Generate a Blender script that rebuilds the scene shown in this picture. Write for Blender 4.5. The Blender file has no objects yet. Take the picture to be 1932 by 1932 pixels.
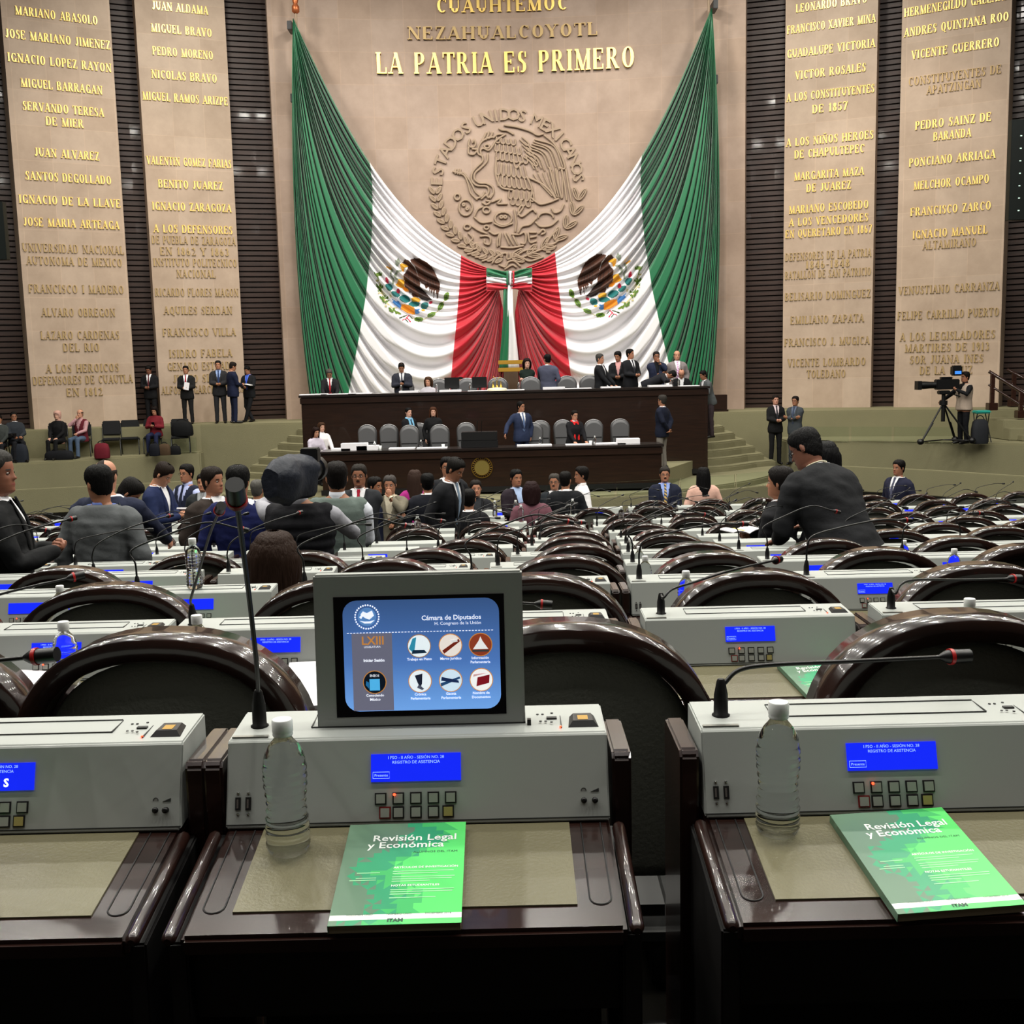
import bpy, bmesh, math, random
from mathutils import Vector, Matrix, noise
from mathutils.bvhtree import BVHTree
random.seed(7)
PI = math.pi
C = bpy.context.scene.collection
V = Vector
# ------------------------------------------------------------------ camera frame
E = 3.3; FPX = 2071.0; PITCH = math.radians(7.5); ROLL = 0.0235
F_ = V((0, math.cos(PITCH), -math.sin(PITCH)))
R0 = V((1, 0, 0)); U0 = V((0, math.sin(PITCH), math.cos(PITCH)))
R_ = R0*math.cos(ROLL)-U0*math.sin(ROLL); U_ = R0*math.sin(ROLL)+U0*math.cos(ROLL)
EYE = V((0, 0, E))
def ray(px, py):
    return F_+R_*((px-966)/FPX)-U_*((py-966)/FPX)
def P(px, py, Y):
    d = ray(px, py); return EYE+d*(Y/d.y)
def PZ(px, py, z):
    d = ray(px, py); return EYE+d*((z-E)/d.z)
def proj(p):
    q = V(p)-EYE; z = q.dot(F_); return 966+FPX*q.dot(R_)/z, 966-FPX*q.dot(U_)/z
# ------------------------------------------------------------------ materials
def srgb(h):
    if isinstance(h, str):
        h = [int(h[i:i+2], 16)/255 for i in (0, 2, 4)]
    return tuple(((c/12.92) if c <= .04045 else ((c+.055)/1.055)**2.4) for c in h)
MC = {}
def mat(key, col='808080', rough=.5, metal=0, bump=0, bscale=30, var=0, vscale=3, emit=0, trans=0, ior=1.45, coat=0, sheen=0, spec=.5, wave=None):
    if key in MC: return MC[key]
    m = bpy.data.materials.new(key); m.use_nodes = True
    nt = m.node_tree; N = nt.nodes; L = nt.links; b = N['Principled BSDF']
    c = srgb(col)
    b.inputs['Base Color'].default_value = (*c, 1)
    b.inputs['Roughness'].default_value = rough; b.inputs['Metallic'].default_value = metal
    b.inputs['Specular IOR Level'].default_value = spec
    if trans: b.inputs['Transmission Weight'].default_value = trans
    b.inputs['IOR'].default_value = ior
    if coat: b.inputs['Coat Weight'].default_value = coat; b.inputs['Coat Roughness'].default_value = .06
    if sheen: b.inputs['Sheen Weight'].default_value = sheen
    if emit:
        b.inputs['Emission Color'].default_value = (*c, 1); b.inputs['Emission Strength'].default_value = emit
    tc = N.new('ShaderNodeTexCoord')
    if var:
        n = N.new('ShaderNodeTexNoise'); n.inputs['Scale'].default_value = vscale; n.inputs['Detail'].default_value = 5
        L.new(tc.outputs['Object'], n.inputs['Vector'])
        mx = N.new('ShaderNodeMix'); mx.data_type = 'RGBA'
        mx.inputs[6].default_value = (*[max(0, x*(1-var)) for x in c], 1); mx.inputs[7].default_value = (*[min(1, x*(1+var)) for x in c], 1)
        L.new(n.outputs['Fac'], mx.inputs[0]); L.new(mx.outputs[2], b.inputs['Base Color'])
    if bump:
        n = N.new('ShaderNodeTexNoise'); n.inputs['Scale'].default_value = bscale; n.inputs['Detail'].default_value = 4
        L.new(tc.outputs['Object'], n.inputs['Vector'])
        bp = N.new('ShaderNodeBump'); bp.inputs['Strength'].default_value = bump; bp.inputs['Distance'].default_value = .01
        L.new(n.outputs['Fac'], bp.inputs['Height']); L.new(bp.outputs['Normal'], b.inputs['Normal'])
    MC[key] = m; return m
def wood(key, c1, c2, rough=.25, coat=.6, scale=(3, 3, 40)):
    if key in MC: return MC[key]
    m = mat(key, c1, rough, coat=coat); nt = m.node_tree; N = nt.nodes; L = nt.links; b = N['Principled BSDF']
    tc = N.new('ShaderNodeTexCoord'); mp = N.new('ShaderNodeMapping'); mp.inputs['Scale'].default_value = scale
    n = N.new('ShaderNodeTexNoise'); n.inputs['Scale'].default_value = 2; n.inputs['Detail'].default_value = 6
    L.new(tc.outputs['Object'], mp.inputs[0]); L.new(mp.outputs[0], n.inputs['Vector'])
    r = N.new('ShaderNodeValToRGB'); r.color_ramp.elements[0].color = (*srgb(c1), 1); r.color_ramp.elements[1].color = (*srgb(c2), 1)
    r.color_ramp.elements[0].position = .35; r.color_ramp.elements[1].position = .7
    L.new(n.outputs['Fac'], r.inputs[0]); L.new(r.outputs[0], b.inputs['Base Color'])
    return m
def stone(key, c1, c2, bw, bh):
    if key in MC: return MC[key]
    m = mat(key, c1, .62); nt = m.node_tree; N = nt.nodes; L = nt.links; b = N['Principled BSDF']
    uv = N.new('ShaderNodeUVMap'); tc = N.new('ShaderNodeTexCoord')
    br = N.new('ShaderNodeTexBrick'); br.offset = 0
    br.inputs['Scale'].default_value = 1; br.inputs['Brick Width'].default_value = bw; br.inputs['Row Height'].default_value = bh
    br.inputs['Mortar Size'].default_value = .012; br.inputs['Mortar Smooth'].default_value = .5
    br.inputs['Color1'].default_value = (*srgb(c1), 1); br.inputs['Color2'].default_value = (*srgb(c2), 1)
    br.inputs['Mortar'].default_value = (*[min(1, x*1.16) for x in srgb(c1)], 1)
    L.new(uv.outputs[0], br.inputs['Vector'])
    n = N.new('ShaderNodeTexNoise'); n.inputs['Scale'].default_value = .9; n.inputs['Detail'].default_value = 8; n.inputs['Roughness'].default_value = .65
    L.new(tc.outputs['Object'], n.inputs['Vector'])
    mx = N.new('ShaderNodeMix'); mx.data_type = 'RGBA'; mx.blend_type = 'MULTIPLY'; mx.inputs[0].default_value = 1
    r = N.new('ShaderNodeValToRGB'); r.color_ramp.elements[0].color = (.78, .76, .74, 1); r.color_ramp.elements[1].color = (1.0, 1.0, 1.0, 1)
    r.color_ramp.elements[0].position = .3; r.color_ramp.elements[1].position = .62
    L.new(n.outputs['Fac'], r.inputs[0]); L.new(br.outputs['Color'], mx.inputs[6]); L.new(r.outputs[0], mx.inputs[7])
    L.new(mx.outputs[2], b.inputs['Base Color'])
    return m
# ------------------------------------------------------------------ mesh builder
class MB:
    def __init__(s): s.v = []; s.f = []; s.m = []; s.s = []; s.uv = None
    def add(s, vs, fs, m=0, sm=False, T=None):
        o = len(s.v)
        s.v += [tuple(T@V(a)) if T else tuple(a) for a in vs]
        for f in fs: s.f.append(tuple(i+o for i in f)); s.m.append(m); s.s.append(sm)
        return s
    def box(s, x0, x1, y0, y1, z0, z1, m=0, T=None):
        vs = [(x, y, z) for z in (z0, z1) for y in (y0, y1) for x in (x0, x1)]
        return s.add(vs, [(0, 2, 3, 1), (4, 5, 7, 6), (0, 1, 5, 4), (2, 6, 7, 3), (0, 4, 6, 2), (1, 3, 7, 5)], m, False, T)
    def rings(s, rs, m=0, sm=True, cap=True, closed=True, T=None):
        n = len(rs[0]); vs = [p for r in rs for p in r]; fs = []
        k = n if closed else n-1
        for i in range(len(rs)-1):
            for j in range(k):
                a = i*n+j; b = i*n+(j+1) % n; fs.append((a, b, b+n, a+n))
        s.add(vs, fs, m, sm, T)
        if cap:
            s.add(rs[0], [tuple(range(n))[::-1]], m, False, T); s.add(rs[-1], [tuple(range(n))], m, False, T)
        return s
    def tube(s, pts, r, n=10, m=0, sm=True, T=None, flat=1.0, capr=False):
        pts = [V(p) for p in pts]
        if not isinstance(r, (list, tuple)): r = [r]*len(pts)
        rs = []; up = None
        for i, p in enumerate(pts):
            a = pts[max(0, i-1)]; b = pts[min(len(pts)-1, i+1)]; t = (b-a)
            t = t.normalized() if t.length > 1e-9 else V((0, 0, 1))
            if up is None:
                up = V((0, 0, 1)) if abs(t.z) < .9 else V((0, 1, 0))
            x = t.cross(up).normalized(); y = x.cross(t).normalized(); up = y
            rs.append([p+x*(math.cos(2*PI*k/n)*r[i])+y*(math.sin(2*PI*k/n)*r[i]*flat) for k in range(n)])
        if capr:
            def cp(p, ring, t, rr): return [[p+t*rr*.5+(q-p)*.86 for q in ring], [p+t*rr*.87+(q-p)*.5 for q in ring]]
            t0 = (pts[0]-pts[1]).normalized(); t1 = (pts[-1]-pts[-2]).normalized()
            a = cp(pts[0], rs[0], t0, r[0]); b = cp(pts[-1], rs[-1], t1, r[-1])
            rs = [a[1], a[0]]+rs+b
        return s.rings(rs, m, sm, True, True, T)
    def lathe(s, prof, n=24, m=0, sm=True, T=None, c=(0, 0, 0)):
        rs = [[(c[0]+r*math.cos(2*PI*k/n), c[1]+r*math.sin(2*PI*k/n), c[2]+z) for k in range(n)] for r, z in prof]
        return s.rings(rs, m, sm, True, True, T)
    def ball(s, c, rx, ry=None, rz=None, n=12, m=0, T=None):
        ry = ry or rx; rz = rz or rx; k = max(4, n//2)
        rs = []
        for i in range(1, k):
            a = PI*i/k; rs.append([(c[0]+rx*math.sin(a)*math.cos(2*PI*j/n), c[1]+ry*math.sin(a)*math.sin(2*PI*j/n), c[2]-rz*math.cos(a)) for j in range(n)])
        o = len(s.v); s.rings(rs, m, True, False, True, T)
        b = V((c[0], c[1], c[2]-rz)); t = V((c[0], c[1], c[2]+rz))
        nn = n; s.add([b]+rs[0], [(0, (j+1) % nn+1, j+1) for j in range(nn)], m, True, T)
        s.add([t]+rs[-1], [(0, j+1, (j+1) % nn+1) for j in range(nn)], m, True, T); return s
    def prism(s, poly, z0, z1, m=0, T=None, sm=False):   # poly in XY, extruded in Z
        n = len(poly); vs = [(x, y, z0) for x, y in poly]+[(x, y, z1) for x, y in poly]
        s.add(vs, [tuple(range(n))[::-1], tuple(range(n, 2*n))], m, False, T)
        return s.add(vs, [(j, (j+1) % n, n+(j+1) % n, n+j) for j in range(n)], m, sm, T)
    def mesh(s, name, mats):
        me = bpy.data.meshes.new(name); me.from_pydata(s.v, [], s.f)
        for x in mats: me.materials.append(x)
        me.polygons.foreach_set('material_index', s.m); me.polygons.foreach_set('use_smooth', s.s)
        if s.uv: 
            l = me.uv_layers.new(name='UVMap')
            for p in me.polygons:
                for li, vi in zip(p.loop_indices, p.vertices): l.data[li].uv = s.uv(V(s.v[vi]))
        me.update(); return me
    def build(s, name, mats, parent=None, loc=None, bev=0, seg=2, weld=False, **k):
        if not isinstance(mats, (list, tuple)): mats = [mats]
        me = s.mesh(name, mats)
        if weld or bev:
            b = bmesh.new(); b.from_mesh(me); bmesh.ops.remove_doubles(b, verts=b.verts, dist=1e-5)
            if bev:
                es = [e for e in b.edges if len(e.link_faces) == 2 and e.calc_face_angle(0) > .6]
                bmesh.ops.bevel(b, geom=es, offset=bev, segments=seg, affect='EDGES', clamp_overlap=True)
            b.to_mesh(me); b.free()
        return link(name, me, parent, loc, **k)
def link(name, data, parent=None, loc=None, rz=0, label=None, cat=None, group=None, kind=None):
    o = bpy.data.objects.new(name, data); C.objects.link(o)
    if parent is not None: o.parent = parent
    if loc is not None: o.location = loc
    if rz: o.rotation_euler = (0, 0, rz)
    return tag(o, label, cat, group, kind)
def tag(o, label=None, cat=None, group=None, kind=None):
    if label: o['label'] = label
    if cat: o['category'] = cat
    if group: o['group'] = group
    if kind: o['kind'] = kind
    return o
def empty(name, loc=(0, 0, 0), rz=0, **k): 
    o = link(name, None, None, loc, rz, **k); o.empty_display_size = .1; return o
def tree(o, parent=None, loc=None, rz=None):
    c = o.copy(); C.objects.link(c)
    if parent is not None: c.parent = parent
    if loc is not None: c.location = loc
    if rz is not None: c.rotation_euler = (0, 0, rz)
    for ch in list(o.children): tree(ch, c)
    return c
def remesh(mb, vox, smooth=2, name='t'):
    me = mb.mesh(name, []); o = bpy.data.objects.new(name, me); C.objects.link(o)
    r = o.modifiers.new('r', 'REMESH'); r.mode = 'VOXEL'; r.voxel_size = vox; r.use_smooth_shade = True
    if smooth: 
        q = o.modifiers.new('s', 'SMOOTH'); q.iterations = smooth; q.factor = .5
    dg = bpy.context.evaluated_depsgraph_get(); dg.update()
    m2 = bpy.data.meshes.new_from_object(o.evaluated_get(dg)); bpy.data.objects.remove(o)
    bpy.data.meshes.remove(me); return m2
def text_mesh(txt, size, mat_, align='LEFT', ext=.0, res=2, bold=0):
    cu = bpy.data.curves.new('t', 'FONT'); cu.body = txt; cu.size = size; cu.align_x = align; cu.extrude = ext; cu.resolution_u = res; cu.offset = bold
    o = bpy.data.objects.new('t', cu); C.objects.link(o)
    dg = bpy.context.evaluated_depsgraph_get(); dg.update()
    me = bpy.data.meshes.new_from_object(o.evaluated_get(dg)); bpy.data.objects.remove(o); me.materials.clear(); me.materials.append(mat_); return me
def smooth01(x): x = max(0, min(1, x)); return x*x*(3-2*x)
def interp(t, x):
    if x <= t[0][0]: return t[0][1]
    for (a, b), (c, d) in zip(t, t[1:]):
        if x <= c: return b+(d-b)*(x-a)/(c-a)
    return t[-1][1]
def crv(pts, n):     # Catmull-Rom through points
    pts = [V(p) for p in pts]; q = [pts[0]*2-pts[1]]+pts+[pts[-1]*2-pts[-2]]; out = []
    for i in range(1, len(q)-2):
        for k in range(n):
            t = k/n; a, b, c, d = q[i-1], q[i], q[i+1], q[i+2]
            out.append(.5*((2*b)+(c-a)*t+(2*a-5*b+4*c-d)*t*t+(3*b-a-3*c+d)*t*t*t))
    out.append(pts[-1]); return out
# ------------------------------------------------------------------ serif lettering (thick and thin strokes with serifs)
GL = {
 'A': (.74, 'd.08,0,.37,1,n;d.37,1,.62,0,T;h.18,.52,.32;s.08,0;s.62,0'), 'B': (.66, 'v.12;h.1,.36,0;h.1,.34,.52;h.1,.34,1;o.34,.76,.2,.24,-90,90;o.34,.26,.24,.26,-90,90'),
 'C': (.68, 'o.38,.5,.3,.5,50,310;n.58,.72,.98'), 'D': (.72, 'v.12;h.1,.32,0;h.1,.32,1;o.32,.5,.32,.5,-90,90'), 'E': (.62, 'v.12;h.05,.54,0;h.1,.38,.52;h.05,.52,1;n.53,0,.24;n.51,.76,1;n.38,.42,.62'),
 'F': (.6, 'v.12;h.1,.38,.5;h.05,.52,1;n.51,.74,1;n.38,.4,.6;s.12,0'), 'G': (.72, 'o.38,.5,.3,.5,50,320;n.58,.72,.98;v.6,0,.42;s.6,.42'),
 'H': (.78, 'v.14;v.62;h.14,.62,.5;s.14,0;s.62,0;s.14,1;s.62,1'), 'I': (.34, 'v.17;s.17,0;s.17,1'), 'J': (.46, 'v.3,.2,1;s.3,1;o.19,.2,.15,.2,180,360'),
 'L': (.6, 'v.14;h.04,.54,0;n.53,0,.28;s.14,1'), 'M': (.9, 'v.74;d.14,1,.44,0,T;d.44,0,.74,1,n;n.14,0,1;s.14,0;s.74,0;h.04,.2,1;h.7,.86,1'), 'N': (.78, 'n.14,0,1;n.64,0,1;d.14,1,.64,0,T;s.14,0;s.64,1;h.02,.18,1'),
 'O': (.74, 'o.37,.5,.31,.5,0,360'), 'P': (.64, 'v.14;h.1,.34,1;h.1,.34,.46;o.34,.73,.23,.27,-90,90;s.14,0'), 'Q': (.74, 'o.37,.5,.31,.5,0,360;d.34,.1,.62,-.14,T'),
 'R': (.72, 'v.14;h.1,.34,1;h.1,.34,.5;o.34,.75,.21,.25,-90,90;s.14,0;d.34,.5,.58,0,T;h.55,.7,0'), 'S': (.56, 'o.27,.74,.2,.26,60,250;o.29,.26,.21,.27,-120,75;d.16,.66,.4,.4,T;n.46,.72,.98;n.07,.02,.28'),
 'T': (.66, 'v.33;h.03,.63,1;n.04,.76,1;n.62,.76,1;s.33,0'), 'U': (.74, 'v.15,.3,1;n.6,.3,1;o.38,.3,.225,.3,180,360;s.15,1;s.6,1'), 'V': (.7, 'd.1,1,.37,0,T;d.37,0,.6,1,n;s.1,1;s.6,1'),
 'X': (.7, 'd.1,1,.56,0,T;d.12,0,.56,1,n;s.12,0;s.57,0;s.1,1;s.56,1'), 'Y': (.7, 'd.1,1,.35,.45,T;d.35,.45,.6,1,n;v.35,0,.47;s.35,0;s.1,1;s.6,1'), 'Z': (.62, 'h.08,.54,1;h.06,.56,0;d.5,1,.12,0,T;n.08,.76,1;n.56,0,.24'),
 '1': (.4, 'v.2;s.2,0;d.08,.8,.2,1,n'), '2': (.56, 'o.28,.74,.2,.26,-30,170;d.44,.62,.1,.04,n;h.06,.52,.03;n.5,0,.2'), '3': (.54, 'o.26,.75,.18,.25,-90,160;o.26,.26,.22,.26,-160,90'),
 '4': (.58, 'v.4;d.06,.3,.36,1,n;h.05,.54,.28;s.4,0'), '5': (.54, 'n.12,.5,1;h.1,.46,1;o.26,.3,.22,.3,-160,110'), '6': (.56, 'o.28,.3,.21,.3,0,360;o.34,.5,.27,.5,110,200'),
 '7': (.54, 'h.06,.5,1;d.48,1,.22,0,T;n.08,.78,1'), '8': (.56, 'o.28,.76,.18,.24,0,360;o.28,.27,.22,.27,0,360'), '9': (.56, 'o.28,.7,.21,.3,0,360;o.22,.5,.27,.5,-70,20'),
 '-': (.4, 'h.06,.34,.45'), '.': (.26, 'v.13,0,.14'), ' ': (.42, '')}
GL['Ñ'] = (.78, GL['N'][1]+';h.2,.58,1.16')
def glyph(ch, T=.17, t=.06, q=10):
    w, d = GL[ch]; out = []
    for e in filter(None, d.split(';')):
        k = e[0]; a = e[1:].split(',')
        th = T if (a[-1] == 'T') else t
        a = [float(x) for x in a if x not in 'Tn']
        if k == 'v' or k == 'n':
            if len(a) == 1: a += [0, 1]
            h = (T if k == 'v' else t)/2; out.append([(a[0]-h, a[1]), (a[0]+h, a[1]), (a[0]+h, a[2]), (a[0]-h, a[2])])
        elif k == 'h':
            y = a[2]; y0 = max(0, y-t/2) if y < 1 else 1-t; y0 = y0 if y <= 1 else y; out.append([(a[0], y0), (a[1], y0), (a[1], y0+t), (a[0], y0+t)])
        elif k == 's':
            y = a[1]; y0 = 0 if y == 0 else y-t; out.append([(a[0]-.13, y0), (a[0]+.13, y0), (a[0]+.13, y0+t), (a[0]-.13, y0+t)])
        elif k == 'd':
            h = th/2; out.append([(a[0]-h, a[1]), (a[0]+h, a[1]), (a[2]+h, a[3]), (a[2]-h, a[3])])
        elif k == 'o':
            cx, cy, rx, ry, a0, a1 = a; n = max(4, int(q*(a1-a0)/180))
            for i in range(n):
                pr = []
                for j, s in ((i, 1), (i+1, 1), (i+1, 0), (i, 0)):
                    an = math.radians(a0+(a1-a0)*j/n)
                    pr.append((cx+(rx if s else rx-T)*math.cos(an)+(0), cy+(ry if s else ry-t)*math.sin(an)))
                out.append(pr)
    return out, w
def word(txt, gap=.06):
    out = []; x = 0
    for ch in txt:
        g, w = glyph(ch, q=5 if len(txt) > 25 else 8); out.append((x, g, w)); x += w+gap
    return out, x-gap
# ------------------------------------------------------------------ materials
STONE = stone('travertine', 'AA9280', 'AF998A', .98, .95)
STONEP = stone('travertine_pillar', 'B6A08C', 'BDA895', .9, .95)
SLAT = wood('slat_wood', '2A1A14', '3E2A22', .45, .15, (.6, .6, 9))
CARPET = mat('green_carpet', '7F7B60', .95, bump=.5, bscale=60, var=.08, vscale=2, spec=.1)
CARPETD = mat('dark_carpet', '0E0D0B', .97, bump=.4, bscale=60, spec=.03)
DAISW = wood('dais_wood', '20140F', '2A1A13', .3, .3, (1, 1, 12))
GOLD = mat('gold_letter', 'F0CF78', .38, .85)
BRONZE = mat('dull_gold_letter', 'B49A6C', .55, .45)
BLACK = mat('black_plastic', '0E0E10', .45)
GLASS = mat('pane_glass', 'F2FAF6', .03, trans=1, ior=1.15)
BRASS = mat('brass', 'C9A24A', .3, 1)
# ------------------------------------------------------------------ the hall
YC, RW = 5.7, 29.5
def arc(x, r=RW): return V((x, YC+math.sqrt(r*r-x*x), 0))
def arcband(x0, x1, n, r, r2, z0, z1, mb, m=0):
    A = []
    for i in range(n+1):
        x = x0+(x1-x0)*i/n; a = math.asin(x/r)
        f = (r*math.sin(a), YC+r*math.cos(a)); b = (r2*math.sin(a), YC+r2*math.cos(a)); A.append((f, b))
    rs = [[(f[0], f[1], z0), (f[0], f[1], z1), (b[0], b[1], z1), (b[0], b[1], z0)] for f, b in A]
    mb.rings(rs, m, False, True)
uvw = lambda p: (RW*math.atan2(p.x, p.y-YC)+50, p.z+.4)
m = MB(); arcband(-6.95, 7.3, 40, RW, RW+1.0, 1.5, 17, m); m.uv = uvw
back = m.build('wall_back', STONE, kind='structure')
tag(back, 'tall curved travertine wall carrying the gilded motto and relief')
# dark horizontal wood slats
m = MB(); zs = []; z = 1.2
while z < 17: zs += [(z, .0), (z+.115, .0), (z+.12, .09), (z+.158, .09)]; z += .16
n = 56; X = [-19.5+39*i/n for i in range(n+1)]; vs = []
for x in X:
    a = math.asin(x/(RW+.9))
    for zz, d in zs: r = RW+.9+d; vs.append((r*math.sin(a), YC+r*math.cos(a), zz))
k = len(zs); m.add(vs, [(i*k+j, (i+1)*k+j, (i+1)*k+j+1, i*k+j+1) for i in range(n) for j in range(k-1)])
tag(m.build('wall_slats', SLAT, kind='structure'), 'dark brown horizontal wood slats between the stone pillars')
PIL = {}
def pillar(key, pxl, pxr, Y, tilt, flip):
    a = P(pxl, 792, Y); b = P(pxr, 775, Y); cx = (a.x+b.x)/2; w = (b.x-a.x)/math.cos(tilt)
    w = abs(w)*(.97); m = MB(); m.box(-w/2, w/2, 0, 1.7, 1.6, 17); m.uv = lambda p: (p.x+p.y*.7+40, p.z+.1)
    o = m.build('stone_pillar', STONEP, loc=(cx, Y, 0), rz=tilt, kind='structure')
    PIL[key] = (o, w, V((cx, Y, 0)), tilt); return o
LBL = {'a': 'leftmost tall stone pillar with rows of gilded names', 'b': 'stone pillar of gilded names, left of the flag wall', 'c': 'stone pillar of gilded names, right of the flag wall', 'd': 'rightmost tall stone pillar, behind the television camera'}
pillar('a', 81, 245, 32.5, math.radians(30), 1); pillar('b', 312, 460, 34.0, math.radians(23), 1)
pillar('c', 1481, 1634, 33.9, math.radians(-23), 0); pillar('d', 1699, 1865, 32.3, math.radians(-30), 0)
for k_ in PIL: tag(PIL[k_][0], LBL[k_])
NAMES = {'a': 'MARIANO ABASOLO 29|JOSE MARIANO JIMENEZ 74|IGNACIO LOPEZ RAYON 118|MIGUEL BARRAGAN 163|SERVANDO TERESA 206|DE MIER 231|JUAN ALVAREZ 291|SANTOS DEGOLLADO 336|IGNACIO DE LA LLAVE 380|JOSE MARIA ARTEAGA 422|UNIVERSIDAD NACIONAL 470|AUTONOMA DE MEXICO 494|FRANCISCO I MADERO 546|ALVARO OBREGON 590|LAZARO CARDENAS 633|DEL RIO 656|A LOS HEROICOS 695|DEFENSORES DE CUAUTLA 717|EN 1812 740',
 'b': 'JUAN ALDAMA 15|MIGUEL BRAVO 57|PEDRO MORENO 100|NICOLAS BRAVO 144|MIGUEL RAMOS ARIZPE 186|VALENTIN GOMEZ FARIAS 306|BENITO JUAREZ 349|IGNACIO ZARAGOZA 391|A LOS DEFENSORES 433|DE PUEBLA DE ZARAGOZA 454|EN 1862 Y 1863 475|INSTITUTO POLITECNICO 496|NACIONAL 517|RICARDO FLORES MAGON 552|AQUILES SERDAN 586|FRANCISCO VILLA 627|ISIDRO FABELA 667|GENARO ESTRADA 691|JUSTO SIERRA 714|ALFONSO GARCIA ROBLES 735',
 'c': 'LEONARDO BRAVO 7|FRANCISCO XAVIER MINA 46|GUADALUPE VICTORIA 92|VICTOR ROSALES 135|A LOS CONSTITUYENTES 176|DE 1857 203|A LOS NIÑOS HEROES 262|DE CHAPULTEPEC 286|MARGARITA MAZA 328|DE JUAREZ 352|MARIANO ESCOBEDO 391|A LOS VENCEDORES 415|EN QUERETARO EN 1867 437|DEFENSORES DE LA PATRIA 481|1846-1848 498|BATALLON DE SAN PATRICIO 516|BELISARIO DOMINGUEZ 557|EMILIANO ZAPATA 602|FRANCISCO J. MUGICA 644|VICENTE LOMBARDO 683|TOLEDANO 705',
 'd': 'HERMENEGILDO GALEANA 8|ANDRES QUINTANA ROO 47|VICENTE GUERRERO 92|CONSTITUYENTES DE 143|APATZINGAN 164|PEDRO SAINZ DE 229|BARANDA 254|PONCIANO ARRIAGA 299|MELCHOR OCAMPO 344|FRANCISCO ZARCO 394|IGNACIO MANUEL 438|ALTAMIRANO 460|VENUSTIANO CARRANZA 544|FELIPE CARRILLO PUERTO 592|A LOS LEGISLADORES 633|MARTIRES DE 1913 655|SOR JUANA INES 677|DE LA CRUZ 698'}
for key, s in NAMES.items():
    o, w, c, tilt = PIL[key]
    for e in s.split('|'):
        t, y = e.rsplit(' ', 1); y = float(y)
        z = P(proj(c+V((0, 0, 9)))[0], y, c.y).z
        g, W = word(t); h = .235; wd = min(w*.96, .145*len(t)); sx = wd/W; mb = MB()
        for x, polys, gw in g:
            for pl in polys:
                pp = [((x+a)*sx-wd/2, b*h+z-h/2) for a, b in pl]
                q = len(pp); mb.add([(a, -.03, b) for a, b in pp]+[(a, 0, b) for a, b in pp], [tuple(range(q))]+[(j, q+j, q+(j+1) % q, (j+1) % q) for j in range(q)])
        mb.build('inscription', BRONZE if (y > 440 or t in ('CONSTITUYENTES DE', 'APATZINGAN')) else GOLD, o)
def curved_word(name, t, pxc, y, px0, px1, hpx, mt, dep=.08):
    g, W = word(t, .08); a = P(px0, y, 35).x; b = P(px1, y, 35).x; sx = (b-a)/W; z = P(pxc, y, 35.1).z; h = hpx/FPX*35.3; mb = MB()
    for x, polys, gw in g:
        for pl in polys:
            fr = []; bk = []
            for u, v_ in pl:
                X_ = a+(x+u)*sx; q = arc(X_); fr.append((q.x, q.y-dep, z-h/2+v_*h)); bk.append((q.x, q.y+.01, z-h/2+v_*h))
            k = len(fr); mb.add(fr+bk, [tuple(range(k))]+[(j, k+j, k+(j+1) % k, (j+1) % k) for j in range(k)])
    return mb.build(name, mt, back)
curved_word('inscription', 'CUAUHTEMOC', 950, 8, 822, 1072, 24, GOLD)
curved_word('inscription', 'NEZAHUALCOYOTL', 948, 60, 768, 1128, 22, BRONZE)
curved_word('inscription', 'LA PATRIA ES PRIMERO', 953, 117, 710, 1197, 36, GOLD, .1)
# ------------------------------------------------------------------ floors, tiers, stage
ROWS = [(1.62, .556), (2.97, .70), (4.2, .84), (5.4, .99), (6.6, 1.142), (7.8, 1.285), (9.0, 1.43), (10.2, 1.56), (11.4, 1.68), (12.6, 1.79), (13.8, 1.88), (15.0, 1.955)]
FZ = [E-d-.92 for y, d in ROWS]
def floor_z(Y):
    for (y, d), z in zip(ROWS, FZ):
        if Y < y+.18: return z
    return .22 if Y < 15.9 else (.1 if Y < 17 else 0)
m = MB(); y0 = -3.0
for (y, d), z in zip(ROWS, FZ):
    m.box(-19, 19, y0, y+.18, z-.6, z); y0 = y+.18
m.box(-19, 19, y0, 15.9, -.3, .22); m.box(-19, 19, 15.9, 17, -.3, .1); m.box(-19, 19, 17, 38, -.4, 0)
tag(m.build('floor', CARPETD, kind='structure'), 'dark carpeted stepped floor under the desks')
def prism(name, poly, z0, z1, mt, bev=.03, label=None, kind='structure'):
    m = MB(); m.prism(poly, z0, z1); return m.build(name, mt, bev=bev, label=label, kind=kind)
def disc(cx, cy, r, a0, a1, n=40):
    return [(cx+r*math.sin(math.radians(a0+(a1-a0)*i/n)), cy-r*math.cos(math.radians(a0+(a1-a0)*i/n))) for i in range(n+1)]
for r, z, nm in ((9.4, .15, 'lowest'), (8.6, .3, 'middle'), (7.9, .45, 'top')):
    prism('stage_platform', disc(-.2, 31.7, r, -78, 78), -.01, z, CARPET, label='%s green carpeted platform step around the dais' % nm)
def strip(name, pts, z0, z1, th, mt, bev=.015, label=None, off=(0, 1)):
    pts = [V((a, b, 0)) for a, b in pts]; m = MB(); rs = []
    for i, p in enumerate(pts):
        t = (pts[min(i+1, len(pts)-1)]-pts[max(0, i-1)]).normalized(); nrm = V((-t.y, t.x, 0))
        q = p+nrm*th; rs.append([(p.x, p.y, z0), (p.x, p.y, z1), (q.x, q.y, z1), (q.x, q.y, z0)])
    m.rings(rs, 0, False); return m.build(name, mt, bev=bev, label=label, kind='structure')
par = [(a, b) for a, b in disc(0, 31.8, 9.75, -42, 42, 40)]
strip('trim_1', par, 0, .62, .15, CARPET, label='curved low carpeted wall in front of the dais')
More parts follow.
